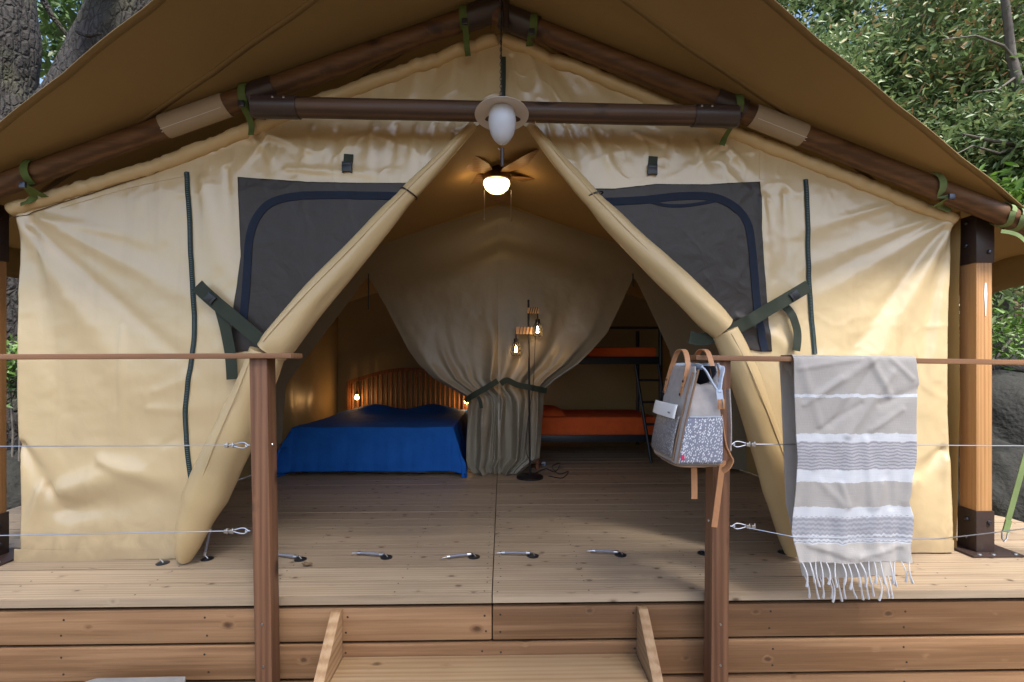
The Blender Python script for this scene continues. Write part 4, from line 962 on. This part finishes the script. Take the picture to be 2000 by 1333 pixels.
# the part lying over the rail
n = 150; k = 14; XX = np.zeros((k, n)); YY = np.zeros((k, n)); ZZ = np.zeros((k, n))
rt = lambda x: P(1360,694,1.955).z+(x-P(1360,694,1.955).x)/(P(2130,705,1.955).x-P(1360,694,1.955).x)*(P(2130,705,1.955).z-P(1360,694,1.955).z)
for i in range(k):
    t = i/(k-1); XX[i] = fX[0]*(1-t)+bX[0]*t; YY[i] = fY[0]*(1-t)+bY[0]*t; ZZ[i] = (fZ[0]*(1-t)+bZ[0]*t)*0+np.maximum(rt(XX[i])+.006, 0)*1.0
    e = min(t, 1-t); ZZ[i] = np.where(e < .08, fZ[0]+(ZZ[i]-fZ[0])*(e/.08)**.5, ZZ[i])
MB().grid(XX, YY, ZZ, (np.tile(np.linspace(0,1,n), (k,1)), np.full((k, n), .02))).build('top_fold', m_towel, tw, ang=180, solid=.003)
rf = random.Random(5); mb = MB(); knots = MB()
def strand(x, y, z, dx, L, r=.0026):
    pts = []; w = rf.uniform(-.010,.010)
    for i in range(8):
        t = i/7; pts.append(Vector((x+dx*t+w*math.sin(t*math.pi), y-.006*math.sin(t*3), z-L*t)))
    q = MB().tube(pts, [r*1.0]*5+[r*1.1,r*1.5,r*1.7], 7, rfun=lambda t, a: 1+.25*math.sin(a*2+t*40))
    q.build('fringe', m_fringe, tw)
zb_ = float(fZ[-1].mean())
for i in range(17):
    u = (i+.5)/17+rf.uniform(-.015,.015); j = int(u*(n-1)); strand(float(fX[-1,j]), float(fY[-1,j]), float(fZ[-1,j])+.003, rf.uniform(.004,.022), rf.uniform(.085,.105))
for i in range(14):
    u = (i+.5)/14+rf.uniform(-.02,.02); j = int(u*(n-1)); strand(float(bX[-1,j]), float(bY[-1,j]), float(bZ[-1,j])+.003, rf.uniform(.0,.02), rf.uniform(.09,.115))

# ================================================================== BACKPACK
m_pack = plain('grey_canvas_pack', (.42,.385,.37), .75, 0, .22, 40, .35)
m_packshade = plain('shade_dark_lining', (.022,.024,.034), .8)  # shade inside the open mouth is put into the lining colour
m_leather = plain('tan_leather', (.50,.245,.115), .55, 0, .18, 60, .2)
m_piping = plain('brown_piping', (.25,.155,.095), .7)
m_white = plain('white_flap_leather', (.88,.88,.88), .5, 0, .02, 80, .15)
m_blue = plain('pale_blue_trim', (.52,.60,.72), .5)
def dots(name, base, dot, sc_, thr, rough, metal=0):
    M = Mat(name); tc = M.n('TexCoord').outputs['Object']
    mp = M.n('Mapping', Vector=tc, Rotation=(.3,.5,.4), Scale=(sc_, sc_, sc_*.62)).outputs[0]
    v = M.n('TexVoronoi', Vector=mp, Scale=1.0, Randomness=.65)
    k = M.n('MapRange', Value=v.outputs['Distance'], i1=thr, i2=thr-.07, i3=0.0, i4=1.0)
    n = M.n('TexNoise', Vector=tc, Scale=8.0, Detail=3)
    b = M.mix(n.outputs[0], tuple(c*.8 for c in base), tuple(c*1.2 for c in base))
    return M.done(M.mix(k.outputs[0], b, dot), rough, bump=n.outputs[0], bs=.2, bd=.004, Metallic=metal)
m_dots = dots('blue_grey_dotted_cloth', (.24,.255,.33), (.80,.82,.86), 175, .405, .6)
m_silv = dots('speckled_front_cloth', (.17,.16,.165), (.56,.56,.58), 200, .36, .42)
bp = thing('backpack', 'grey doctor style backpack with tan leather handles hooked over the right rail end', 'backpack', (.74, 1.95, .60))
Y0b, Y1b = 1.80, 2.10; zB, zT = .606, .985
def bx0(t): return .652+.085*t**1.15            # front panel leans in towards the top
def bx1(t): return .832+.004*t-.018*t**3
rings, N = 26, 72; V = MB(); RX = np.zeros((rings+2, N)); RY = RX.copy(); RZ = RX.copy()
for i in range(rings):
    t = i/(rings-1)
    for j in range(N):
        a = 2*math.pi*j/N; c_, s_ = math.cos(a), math.sin(a); e = .22
        ux = math.copysign(abs(c_)**e, c_); uy = math.copysign(abs(s_)**e, s_)
        x = (bx0(t)+bx1(t))/2+ux*(bx1(t)-bx0(t))/2; y = (Y0b+Y1b)/2+uy*(Y1b-Y0b)/2*(1-.03*t)
        kx = 1-abs(ux)**3
        if t > .5 and abs(uy) > .9: y -= math.copysign(.075*((t-.5)/.5)**1.4*kx, uy)
        if abs(ux) > .9 and ux < 0: x += -.010*math.sin(math.pi*t)*(1-abs(uy)**3)
        if uy < -.9: y += -.007*math.sin(math.pi*min(1,t*1.5))*kx
        sink = .016*max(0, 1-t/.06)**2
        dn = .004*float(fnoise(x*22+3, t*7+y*17, 4, 2))
        RX[i,j] = x+ux*dn+(-ux*sink*.6); RY[i,j] = y+uy*dn+(-uy*sink*.6); RZ[i,j] = zB+(zT-zB)*t-(.050*(1-min(1,abs(y-1.95)/.14))*0)+.0*t
        if t > .8: RZ[i,j] -= .075*((t-.8)/.2)*(kx**.6 if uy < -.85 else 0)
k = 0
for i in range(rings): V.v += list(zip(RX[i].tolist(), RY[i].tolist(), RZ[i].tolist()))
for i in range(rings-1):
    for j in range(N): V.f.append((i*N+j, i*N+(j+1)%N, (i+1)*N+(j+1)%N, (i+1)*N+j))
V.f.append(tuple(range(N))[::-1])
body = V.build('bag_body', m_pack, bp, ang=70, solid=.003)
q = MB()
for i in range(rings-9, rings):
    for j in range(N):
        cx_, cy_ = (bx0(1)+bx1(1))/2, 1.95; q.v.append((RX[i,j]+(cx_-RX[i,j])*.10, RY[i,j]+(cy_-RY[i,j])*.05, RZ[i,j]+.001))
for i in range(8):
    for j in range(N): q.f.append((i*N+j, i*N+(j+1)%N, (i+1)*N+(j+1)%N, (i+1)*N+j))
q.build('lining', m_packshade, bp, ang=180)
top = [(RX[-1,j], RY[-1,j], zT-.10) for j in range(N)]
MB().add(top, [tuple(range(N))]).build('lining', m_packshade, bp, solid=.004)
def bface(y, z, off=.004):  # point on the front (left hand) panel
    t = (z-zB)/(zT-zB); return Vector((bx0(t)-off-.010*math.sin(math.pi*t)*(1-abs((y-1.95)/.15)**3), y, z))
def panel_front(y0, y1, za, zb, off, bulge, name, mat, skew=0):
    n_, m_ = 16, 16; u = np.linspace(0,1,n_)[None,:]; v = np.linspace(0,1,m_)[:,None]
    Y = y0+(y1-y0)*u+0*v; Z = za+(zb-za)*v+skew*(u-.5); T = (Z-zB)/(zT-zB)
    X = .652+.085*np.clip(T,0,1)**1.15-.010*np.sin(np.pi*np.clip(T,0,1))*(1-np.abs((Y-1.95)/.15)**3)-off-bulge*np.sqrt(np.clip(np.sin(np.pi*np.clip(u,.03,.97))*np.sin(np.pi*np.clip(v*.9+.08,.03,.97)),0,1))
    return MB().grid(X[:, ::-1], Y[:, ::-1], Z[:, ::-1]).build(name, mat, bp, ang=180, solid=.003)
panel_front(1.825, 2.075, .635, .795, .005, .024, 'front_pocket', m_silv)
panel_front(1.822, 2.078, .785, .838, .030, .004, 'pocket_flap', m_white)
q = bface(1.85, .806, .040); MB().box(q.x-.002, q.x, 1.846, 1.866, .803, .809).build('label_mark', plain('grey_print', (.25,.25,.25), .6), bp)
# dotted pocket on the near side, following the body
def panel_side(t0, t1, off, name, mat):
    n_, m_ = 24, 16; XX = np.zeros((m_, n_)); YY = XX.copy(); ZZ = XX.copy()
    for i in range(m_):
        t = t0+(t1-t0)*i/(m_-1)
        for j in range(n_):
            u = -.93+1.86*j/(n_-1); XX[i,j] = (bx0(t)+bx1(t))/2+u*(bx1(t)-bx0(t))/2
            YY[i,j] = Y0b-off-.007*math.sin(math.pi*min(1,t*1.5))*(1-abs(u)**3)+(.5*abs(u)**8)*.012+.0045*t; ZZ[i,j] = zB+(zT-zB)*t
    return MB().grid(XX, YY, ZZ).build(name, mat, bp, ang=180, solid=.003)
panel_side(.04, .50, .009, 'side_pocket', m_dots)
def edge(pts, r, mat, name): return MB().tube(chain_v([tuple(p) for p in pts], 5), r, 8).build(name, mat, bp)
edge([(bx0(t)+.004, Y0b+.004-.006, zB+(zT-zB)*t) for t in (0.03,.2,.4,.6,.8,.97)], .0042, m_piping, 'piping')
edge([(bx0(t)-.006, Y0b+.024, zB+(zT-zB)*t) for t in (0.05,.2,.4,.6,.8,.94)], .0035, m_piping, 'zip_seam')
edge([(bx0(0)+.010, 2.08, zB+.006),(bx0(0)+.004, 1.95, zB+.002),(bx0(0)+.010, Y0b+.012, zB+.004),(.74, Y0b+.002, zB+.002),(bx1(0)-.008, Y0b+.012, zB+.006)], .004, m_piping, 'piping')
edge([(bx0(.5)+.012, Y0b-.012, zB+(zT-zB)*.5),(.755, Y0b-.016, zB+(zT-zB)*.5),(bx1(.5)-.01, Y0b-.012, zB+(zT-zB)*.5)], .002, m_blue, 'pocket_edge')
c = P(1332,893,1.795); MB().box(c.x-.006, c.x+.007, 1.786, 1.792, c.z-.011, c.z+.009).build('pink_tag', plain('pink_tag', (.62,.03,.12), .5), bp, bevel=.002)
# hinged mouth: two frame edges meeting at a clasp on the near side
cl = P(1404,768,1.79); f1 = P(1374,720,1.83); f2 = P(1410,719,1.85)
for s_, far in ((f1, (bx0(1)+.004, 2.06, zT+.002)), (f2, (bx1(1)-.004, 2.06, zT+.002))):
    MB().ribbon(chain_v([far, (s_.x, 1.95, zT+.003), (s_.x, s_.y, s_.z), tuple(cl.lerp(s_, .45)), tuple(cl)], 6), (0,1,.3), .020, .005).build('mouth_frame', m_blue, bp, ang=60)
MB().ribbon([cl+Vector((0,-.002,.012)), cl+Vector((.001,-.006,-.012)), P(1408,792,1.782)], (1,0,0), .024, .004).build('zip_end', m_blue, bp)
e0 = P(1409,790,1.780); MB().ribbon([e0+Vector((0,0,.018)), e0, e0+Vector((.001,.002,-.018))], (1,0,0), .026, .006).build('clasp_tab', m_leather, bp, bevel=.0015)
MB().tube([e0+Vector((.004,-.004,.022)), e0+Vector((.004,-.007,0)), e0+Vector((.005,-.004,-.012))], .003, 8).build('zip_pull', m_steel, bp)
# two leather handles, the handrail runs through both
def handle(x_of, nz, name='handle'):
    ys = [1.872, 1.874, 1.885, 1.925, 1.975, 2.02, 2.05, 2.058, 2.060]; zs = [.905, .955, .995, 1.040, 1.052, 1.040, .995, .955, .905]
    MB().ribbon(chain_v([(x_of(z), y, z) for y, z in zip(ys, zs)], 6), (1,0,0) if False else (1,0,.0), .020, .0045).build(name, m_leather, bp, ang=60)
    mb = MB(); rv = MB()
    for y in (1.872, 2.060):
        pts = [Vector((x_of(z)-nz*.004, y, z)) for z in (.945,.91,.885,.868)]
        MB().ribbon(pts, (0,1,0), .020, .005).build('handle_tab', m_leather, bp, ang=60)
        for z in (.925,.874): rv.lathe([(0,.004),(.005,.003),(.006,0)], (x_of(z)-nz*.007, y, z), 10, (-nz,0,0))
    rv.build('rivet', m_black, bp)
handle(lambda z: bx0(min(1, (z-zB)/(zT-zB)))-.008+max(0, z-.985)*.15, 1)
handle(lambda z: bx1(min(1, (z-zB)/(zT-zB)))+.006+max(0, z-.985)*.05, -1)
# shoulder straps dangling behind
MB().ribbon(chain_v([(.835,1.83,.80),(.846,1.825,.70),(.862,1.82,.655),(.872,1.82,.63),(.858,1.822,.60),(.842,1.83,.585)]), (0,1,.2), .034, .004).build('shoulder_strap', m_leather, bp, ang=60)
MB().ribbon(chain_v([P(1422,760,1.84),P(1425,830,1.83),P(1424,880,1.83)]), (0,1,0), .03, .004).build('strap_pad', m_pack, bp, ang=60)
MB().ribbon(chain_v([P(1355,900,1.93),P(1356,940,1.93),P(1356,975,1.93)]), (1,0,0), .024, .0035).build('dangling_strap', m_leather, bp)
MB().ribbon(chain_v([P(1412,900,1.94),P(1404,960,1.945),P(1395,1030,1.95)]), (1,0,0), .024, .0035).build('dangling_strap', m_leather, bp)

# ================================================================== LAMPS
def point(name, loc, w, col, r, parent):
    l = bpy.data.lights.new(name, 'POINT'); l.energy = w; l.color = col; l.shadow_soft_size = r
    o = bpy.data.objects.new(name, l); C.objects.link(o); o.parent = parent; o.location = Vector(loc)-ORG[parent]; return o
WARM = (1.0, .58, .24)
# fisherman style pendant under the ridge
YPd = 2.24; c = P(980,222,YPd)
pend = thing('pendant_lamp', 'unlit pendant lamp with white dish shade and frosted glass hanging in front of the beam', 'lamp', (c.x, YPd, c.z))
m_shade = plain('cream_enamel', (.66,.62,.58), .42, 0, .03, 30, .05)
ax = Vector((.0, .15, 1)).normalized()
MB().lathe([(.030,.020),(.060,.017),(.100,.006),(.124,-.006),(.125,-.009),(.120,-.008),(.098,.002),(.060,.011),(.030,.013)], c, 48, ax).build('shade', m_shade, pend)
M = Mat('frosted_glass'); m_frost = M.done((.74,.79,.88), .32, trans=.25, Specular_IOR_Level=.5)
MB().lathe([(.052,.018),(.060,-.005),(.064,-.035),(.062,-.065),(.054,-.095),(.040,-.120),(.022,-.138),(.0,-.146)], c+Vector((.002,-.006,-.0)), 32, (0,-.05,1)).build('glass', m_frost, pend)
MB().lathe([(.010,.085),(.020,.080),(.024,.062),(.030,.050),(.032,.030),(.032,.014)], c, 20, ax).build('socket', m_black, pend)
b0 = P(981,290,YPd-.01); MB().tube([b0, P(981,325,YPd-.01)], .0085, 12).build('finial', m_brown, pend)
mb = MB(); mb.tube([b0+Vector((-.02,0,.0)), b0+Vector((-.012,0,-.008)), b0+Vector((-.004,0,-.002))], .002, 6); mb.build('screw', m_steel, pend)
mb = MB(); zc = c.z+.075; zt_ = P(977,-60,YPd).z; nl = int((zt_-zc)/.017)
for i in range(nl):
    z = zc+i*.017; k = [Vector((c.x-.004+(.0045*math.cos(a) if i % 2 else 0), YPd+(0 if i % 2 else .0045*math.cos(a)), z+.0105*math.sin(a))) for a in np.linspace(0, 2*math.pi, 9)]
    mb.tube(k, .0016, 5, cap=False)
mb.build('chain', m_black, pend)
MB().tube([(c.x+.002,YPd+.003,zc),(c.x-.003,YPd+.003,zc+.2),(c.x+.0,YPd+.003,zt_)], .0030, 7).build('cable', m_black, pend)

# ceiling fan with a lit dome
YFn = 3.55; c = P(970,352,YFn)
fan = thing('ceiling_fan', 'ceiling fan with brown blades and a lit round dome under the tent ridge', 'fan', (c.x, YFn, c.z))
m_blade = wood('fan_blade_wood', (.36,.21,.095), (.27,.15,.065), (.1,.04,.02), 0, .45, knot=.1)
m_bronze = plain('bronze_housing', (.10,.055,.03), .35, .6)
MB().lathe([(.05,LZ-c.z-.01),(.055,.06),(.095,.045),(.105,.02),(.100,-.005),(.088,-.012)], c, 28).build('motor_housing', m_bronze, fan)
MB().lathe([(.095,-.012),(.098,-.03),(.085,-.062),(.055,-.088),(.02,-.098),(0,-.099)], c, 28).build('dome', emit('lit_dome', (1.0,.74,.34), 2.6), fan)
for k in range(5):
    a = R(18+72*k); d = Vector((math.cos(a), math.sin(a), 0)); s_ = Vector((-d.y, d.x, 0)); up = Vector((0,0,.028))
    q = [c+up+d*r_+s_*w_+Vector((0,0,w_*.18)) for r_, w_ in ((.10,-.035),(.18,-.068),(.44,-.080),(.53,-.064),(.55,0),(.53,.064),(.44,.080),(.18,.068),(.10,.035))]
    n = len(q); MB().add(q+[p+Vector((0,0,.007)) for p in q], [tuple(range(n))[::-1], tuple(range(n,2*n))]+[(i,(i+1)%n,(i+1)%n+n,i+n) for i in range(n)]).build('blade', m_blade, fan)
for px, py in ((946,428),(998,430)):
    p1 = P(px, 372, YFn-.05); p2 = P(px, py, YFn-.05); mb = MB().tube([p1, p2], .0022, 6); mb.lathe([(0,.008),(.006,.004),(.007,-.006),(0,-.012)], p2, 10); mb.build('pull_chain', m_steel, fan)
point('dome_light', c+Vector((0,0,-.17)), .25, WARM, .08, fan)
for dx in (-.20, .20): point('dome_uplight', c+Vector((dx,-.06,-.06)), .16, WARM, .05, fan)

# floor lamp with two caged bulbs
m_bulb = emit('filament_glass', (1.0,.52,.16), 5.0); m_fil = emit('filament', (1.0,.72,.32), 60)
M = Mat('amber_glass'); g_ = M.n('BsdfGlass', Color=(1,.86,.62,1), Roughness=.03, IOR=1.12); M.t.links.new(g_.outputs[0], M.out.inputs[0]); m_glass = M.m
m_armw = wood('pale_arm_wood', (.72,.47,.27), (.62,.38,.20), (.3,.16,.08), 0, .55, knot=0)
m_lampmetal = plain('matt_black_metal', (.012,.012,.015), .45, .3)
YL = 4.08; fb = FL(1035, 934); YL = fb.y
lamp = thing('floor_lamp', 'black two armed floor lamp with caged glowing bulbs in front of the curtain', 'lamp', (fb.x, fb.y, 0))
MB().lathe([(.115,.001),(.115,.016),(.108,.022),(.02,.026),(0,.026)], (fb.x, fb.y, 0), 36).build('base', m_lampmetal, lamp)
tp = P(1032,586,YL); MB().tube([(fb.x,fb.y,.02), tp], .0085, 12).build('pole', m_lampmetal, lamp)
MB().tube(chain_v([P(1046,650,YL-.012),P(1043,720,YL-.014),P(1041,756,YL-.016),P(1030,830,YL-.014),P(1028,885,YL-.012),P(1045,905,YL-.05),P(1062,908,YL-.02)]), .0032, 7).build('cord', m_black, lamp)
def bulb_arm(ax0, ax1, ay, bx, by, hh):
    y_ = YL-.012
    a0, a1 = P(ax0, ay, y_), P(ax1, ay, y_); h = hh*YL/FPX
    arm = MB().box(min(a0.x,a1.x), max(a0.x,a1.x), y_-.012, y_+.012, a0.z-h/2, a0.z+h/2).build('arm', m_armw, lamp, bevel=.002)
    for i in range(4):
        x = min(a0.x,a1.x)+(abs(a1.x-a0.x))*(.18+.2*i)
        MB().tube([(x,y_-.015,a0.z-h/2-.002),(x+.012,y_-.015,a0.z+h/2+.002),(x+.012,y_+.015,a0.z+h/2+.002),(x,y_+.015,a0.z-h/2-.002),(x,y_-.015,a0.z-h/2-.002)], .0035, 6).build('wire_wrap', m_lampmetal, arm)
    b = P(bx, by, y_-.0)
    hd = MB().lathe([(.006,.085),(.012,.082),(.020,.078),(.020,.045),(.014,.038)], b, 16).build('socket', m_lampmetal, lamp)
    MB().tube([(b.x,b.y,b.z+.08),(b.x,b.y,a0.z)], .005, 8).build('hanger', m_lampmetal, hd)
    mb = MB(); prof = [(.020,.050),(.034,.020),(.046,-.020),(.045,-.045),(.030,-.068)]
    for k in range(9):
        a = 2*math.pi*k/9; mb.tube([(b.x+r_*math.cos(a), b.y+r_*math.sin(a), b.z+z_) for r_, z_ in prof], .0026, 5)
    for r_, z_ in ((.046,-.022),(.030,-.068)): mb.tube([(b.x+r_*math.cos(a), b.y+r_*math.sin(a), b.z+z_) for a in np.linspace(0, 2*math.pi, 19)], .0017, 5, cap=False)
    mb.build('cage', m_lampmetal, lamp)
    gl = MB().lathe([(.010,.038),(.014,.020),(.028,-.012),(.030,-.028),(.020,-.048),(0,-.056)], b, 18).build('bulb', m_glass, lamp)
    mb = MB()
    for k in range(4):
        a = k*math.pi/2+.4; mb.tube([(b.x+.004*math.cos(a), b.y+.004*math.sin(a), b.z+.018), (b.x+.010*math.cos(a), b.y+.010*math.sin(a), b.z-.036)], .0024, 5)
    mb.build('filament', m_fil, gl)
    point('bulb_light', b+Vector((0,-.07,-.05)), .45, WARM, .03, lamp)
bulb_arm(1008,1040,646,1008,680,14); bulb_arm(1030,1052,607,1050,642,11)
# cable and plug on the floor
pc = thing('power_cable', 'black cable with a small blue plug on the floor right of the lamp', 'cable', tuple(FL(1070,915)))
MB().tube(chain_v([tuple(FL(a,b,.005)) for a, b in ((1045,925),(1066,916),(1084,922),(1094,905),(1078,912),(1092,926),(1110,921),(1098,934),(1072,930))], 6), .0038, 7).build('cable', m_black, pc)
c = FL(1062,910); MB().box(c.x-.022, c.x+.022, c.y-.015, c.y+.015, .002, .032).build('plug', plain('blue_grey_plug', (.18,.24,.36), .4), pc, bevel=.006)
MB().lathe([(.0,.010),(.014,.006),(.016,0)], (c.x, c.y, .032), 12).build('plug_face', plain('white_plastic', (.7,.72,.75), .4), pc)
# stool half hidden behind the curtain
m_stool = wood('red_brown_stool', (.30,.12,.06), (.20,.075,.035), (.06,.02,.01), 2, .5, knot=.1)
Ys = 4.5; xa = P(1010,880,Ys).x; xb = P(1053,880,Ys).x
stool = thing('stool', 'low reddish wooden stool half hidden behind the curtain hem', 'stool', ((xa+xb)/2, Ys+.15, 0))
for x in (xa, xb-.03):
    for y in (Ys, Ys+.28): MB().box(x, x+.03, y, y+.03, .001, .27).build('leg', m_stool, stool, bevel=.003)
for y in (Ys+.006, Ys+.286): MB().box(xa+.03, xb-.03, y, y+.018, .055, .09).build('stretcher', m_stool, stool)
MB().box(xa-.02, xb+.012, Ys-.02, Ys+.33, .271, .296).build('seat', m_stool, stool, bevel=.004)

# ================================================================== BEDS
YH = 6.12; x0, x1 = P(680,760,YH).x, P(915,760,YH).x
m_head = wood('dark_headboard_wood', (.30,.12,.045), (.19,.07,.026), (.05,.02,.01), 2, .38, knot=.1)
bed = thing('double_bed', 'double bed with an arched slatted wooden headboard behind the left curtain', 'bed', ((x0+x1)/2, 5.2, 0))
zt0 = P(680,748,YH).z; ztm = P(800,722,YH).z
arch = [Vector((x0+(x1-x0)*i/24, YH, zt0+(ztm-zt0)*math.sin(math.pi*i/24))) for i in range(25)]
MB().ribbon(arch, (0,1,0), .05, .045).build('headboard_top', m_head, bed, ang=60)
MB().box(x0+.02, x1-.02, YH-.02, YH+.02, .20, .25).build('headboard_rail', m_head, bed, bevel=.004)
for x in (x0-.01, x1-.04): MB().box(x, x+.05, YH-.028, YH+.028, .001, zt0+.01).build('post', m_head, bed, bevel=.004)
ns = 24
for i in range(ns):
    t = (i+.5)/ns; x = x0+.03+(x1-x0-.06)*t; zz = zt0+(ztm-zt0)*math.sin(math.pi*t)-.02
    MB().tube([(x,YH,.245),(x,YH,zz)], .0165, 10).build('slat', m_head, bed)
fx0, fx1 = -1.87, -.43; YBf = 4.32
for x in (fx0+.02, fx1-.05):
    for y in (YBf+.05, 5.9): MB().box(x, x+.05, y, y+.05, .001, .18).build('leg', m_head, bed)
MB().box(fx0+.01, fx1-.01, YBf+.03, YH-.03, .16, .20).build('bed_frame', m_head, bed, bevel=.004)
MB().box(fx0, fx1, YBf, YH-.035, .205, .375).build('mattress', plain('white_ticking', (.6,.58,.55), .9), bed, bevel=.04)
M = Mat('blue_quilt'); tc = M.n('TexCoord').outputs['Object']; nz = M.n('TexNoise', Vector=tc, Scale=7.0, Detail=5); qn = M.n('TexWave', {'bands_direction': 'Y'}, Vector=tc, Scale=5.5, Distortion=.6, Detail=1)
n9 = M.n('TexNoise', Vector=tc, Scale=260.0, Detail=1)
m_duvet = M.done(M.mix(nz.outputs[0], (.010,.095,.40), (.018,.15,.58)), .8, bump=M.math('ADD', M.math('ADD', nz.outputs[0], M.math('MULTIPLY', qn.outputs[0], .25)), M.math('MULTIPLY', n9.outputs[0], .1)), bs=.5, bd=.02, Specular_IOR_Level=.15)
n, m = 150, 170
S = np.linspace(fx0-.44, fx1+.40, n)[None, :]; T = np.linspace(YBf-.395, YH-.06, m)[:, None]
cx = np.clip(S, fx0+.01, fx1-.01)+0*T; cyy = np.maximum(T, YBf+.01)+0*S
ex = S-cx; ey = cyy-T; drop = np.maximum(np.abs(ex), ey)+.35*np.minimum(np.abs(ex), ey)
soft = np.sqrt(drop**2+.03**2)-.03
top = .415-.012*np.clip((cyy-4.4)/1.6, 0, 1)
hump = .085*np.exp(-((cyy-5.78)/.22)**2)*(np.exp(-((cx+1.50)/.27)**2)+np.exp(-((cx+.82)/.27)**2))*1.1
Z = top+hump+.010*fnoise(cx*4, cyy*4, 3)-soft
fl = np.clip(soft/.30, 0, 1)
X = cx+np.sign(ex)*(.07*fl+fl*.06*fnoise(T*5, S*.5, 23))*(np.abs(ex) > 1e-6)
Y = cyy-(.055*fl+fl*(.034*fnoise(S*5.5, T*.6, 3)+.016*fnoise(S*15, T*.8, 13)))*(ey > 1e-6)
corner = (np.abs(ex) > .001)*(ey > .001); X = X+np.sign(ex)*.06*corner*fl; Y = Y-.10*corner*fl
Z = np.maximum(Z, .012+.004*np.sin(S*30))
duv = MB().grid(X, Y, Z).build('duvet', m_duvet, None, ang=180, solid=.012, loc=(-1.15, 5.1, .4))
tag(duv, 'bright blue quilted bedspread draped over the double bed', 'bedspread')
def bed_lamp(px, py, name_lab, hidden=False):
    b = P(px, py, 6.0); t = thing('bedside_lamp', name_lab, 'lamp', (b.x, 6.0, b.z))
    MB().lathe([(.0,.075),(.014,.072),(.016,.035),(.010,.030)], b, 14).build('socket', m_lampmetal, t)
    MB().tube(chain_v([(b.x,6.0,b.z+.07),(b.x-.005,6.03,b.z+.14),(b.x,6.085,b.z+.19)]), .004, 7).build('cord', m_black, t)
    MB().lathe([(.010,.032),(.018,.018),(.026,-.006),(.020,-.026),(0,-.034)], b, 18).build('bulb', emit('glowing_bulb', (1.0,.62,.24), 14.0), t)
    point('bulb_light', b+Vector((0,-.05,-.045)), .7, (1,.50,.16), .03, t)
bed_lamp(697, 776, 'small glowing bulb hanging at the left end of the slatted headboard')
bed_lamp(911, 784, 'glowing bulb half behind the curtain at the right end of the headboard')

m_orange = plain('orange_red_sheet', (.80,.13,.03), .8, 0, .18, 14, .35, Specular_IOR_Level=.2)
m_bunk = plain('dark_blue_grey_tube', (.030,.034,.045), .4, .3)
YK = 5.0; bx_0, bx_1 = -.30, P(1290,800,YK).x; D = .85
zl1, zl0 = P(1100,850,YK).z, P(1100,864,YK).z; zu1, zu0 = P(1200,697,YK).z, P(1200,712,YK).z
bunk = thing('bunk_bed', 'dark metal bunk bed with a slanting ladder behind the right curtain', 'bunk bed', ((bx_0+bx_1)/2, YK+D/2, 0))
for x in (bx_0, bx_1):
    for y in (YK, YK+D): MB().tube([(x,y,.001),(x,y,zu1+.32)], .022, 12).build('post', m_bunk, bunk)
for z0, z1 in ((zl0, zl1), (zu0, zu1)):
    for y in (YK, YK+D): MB().box(bx_0+.02, bx_1-.02, y-.015, y+.015, z0, z1).build('side_rail', m_bunk, bunk, bevel=.003)
    for x in (bx_0, bx_1): MB().box(x-.014, x+.014, YK+.02, YK+D-.02, z0, z1).build('end_rail', m_bunk, bunk)
    for i in range(9):
        x = bx_0+.12+(bx_1-bx_0-.24)*i/8; MB().box(x-.03, x+.03, YK+.016, YK+D-.016, z0+.02, z0+.035).build('slat', m_bunk, bunk)
MB().tube([(bx_0+.02,YK,zu1+.30),(bx_1-.02,YK,zu1+.30)], .014, 10).build('guard_rail', m_bunk, bunk)
l0, l1 = P(1241,714,YK-.05), P(1268,880,YK-.22); r0, r1 = P(1286,714,YK-.05), P(1312,880,YK-.22)
for q0, q1 in ((l0, l1), (r0, r1)):
    d = (q1-q0); q2 = q0+d*((.004-q0.z)/d.z); MB().tube([q0, q2], .016, 10).build('ladder_rail', m_bunk, bunk)
for k in range(4):
    t = .18+.26*k; dl, dr = (l1-l0), (r1-r0); MB().tube([l0+dl*t, r0+dr*t], .012, 8).build('rung', m_bunk, bunk)
for z, lab, s_ in ((zl1, 'orange red mattress on the lower bunk', 3), (zu1, 'orange red mattress on the upper bunk, partly in shadow', 5)):
    n, m = 60, 30; h = (.185 if s_ == 3 else .10); mb = MB().box(bx_0+.03, bx_1-.03, YK+.02, YK+D-.02, z-.015, z+h)
    o = mb.build('mattress', m_orange, None, bevel=.035, loc=((bx_0+bx_1)/2, YK+D/2, z)); tag(o, lab, 'mattress')
u = np.linspace(-1, 1, 30)[None, :]; v = np.linspace(-1, 1, 30)[:, None]
pxc = P(1075,800,YK).x
hh = .085*np.sqrt(np.clip((1-u**4)*(1-v**4), 0, 1))
o = MB().grid(pxc-.06+u*.24+0*v, YK+.42+v*.32+0*u, zl1+.178+hh).build('pillow', m_orange, None, ang=180, loc=(pxc, YK+.42, zl1+.18)); tag(o, 'orange red pillow at the curtain end of the lower bunk', 'pillow')

# ================================================================== GUY STRAP
gs_ = thing('ratchet_strap', 'pale green tie down strap hooked to the right post foot', 'strap', tuple(P(1957,1058,2.47)))
a_, b_ = P(1963,1038,2.46), P(2112,497,2.38)
MB().ribbon([a_, a_.lerp(b_, .5), b_], (1,0,.25), .032, .003).build('strap', m_lime, gs_)
mb = MB(); w_ = (b_-a_).normalized()
MB().ribbon([a_-w_*.004-Vector((0,.004,0)), a_+w_*.06-Vector((0,.004,0))], (1,0,.25), .034, .003).build('stitched_end', webbing('green_stitching', (.20,.28,.11)), gs_)
k = [a_+Vector((-.018,0,.0)), a_+Vector((.016,0,.006)), a_+Vector((.006,-.004,-.036)), a_+Vector((-.012,-.006,-.052)), a_+Vector((-.020,-.004,-.036)), a_+Vector((-.018,0,0))]
MB().tube(k, .0036, 8).build('hook', m_steel, gs_)
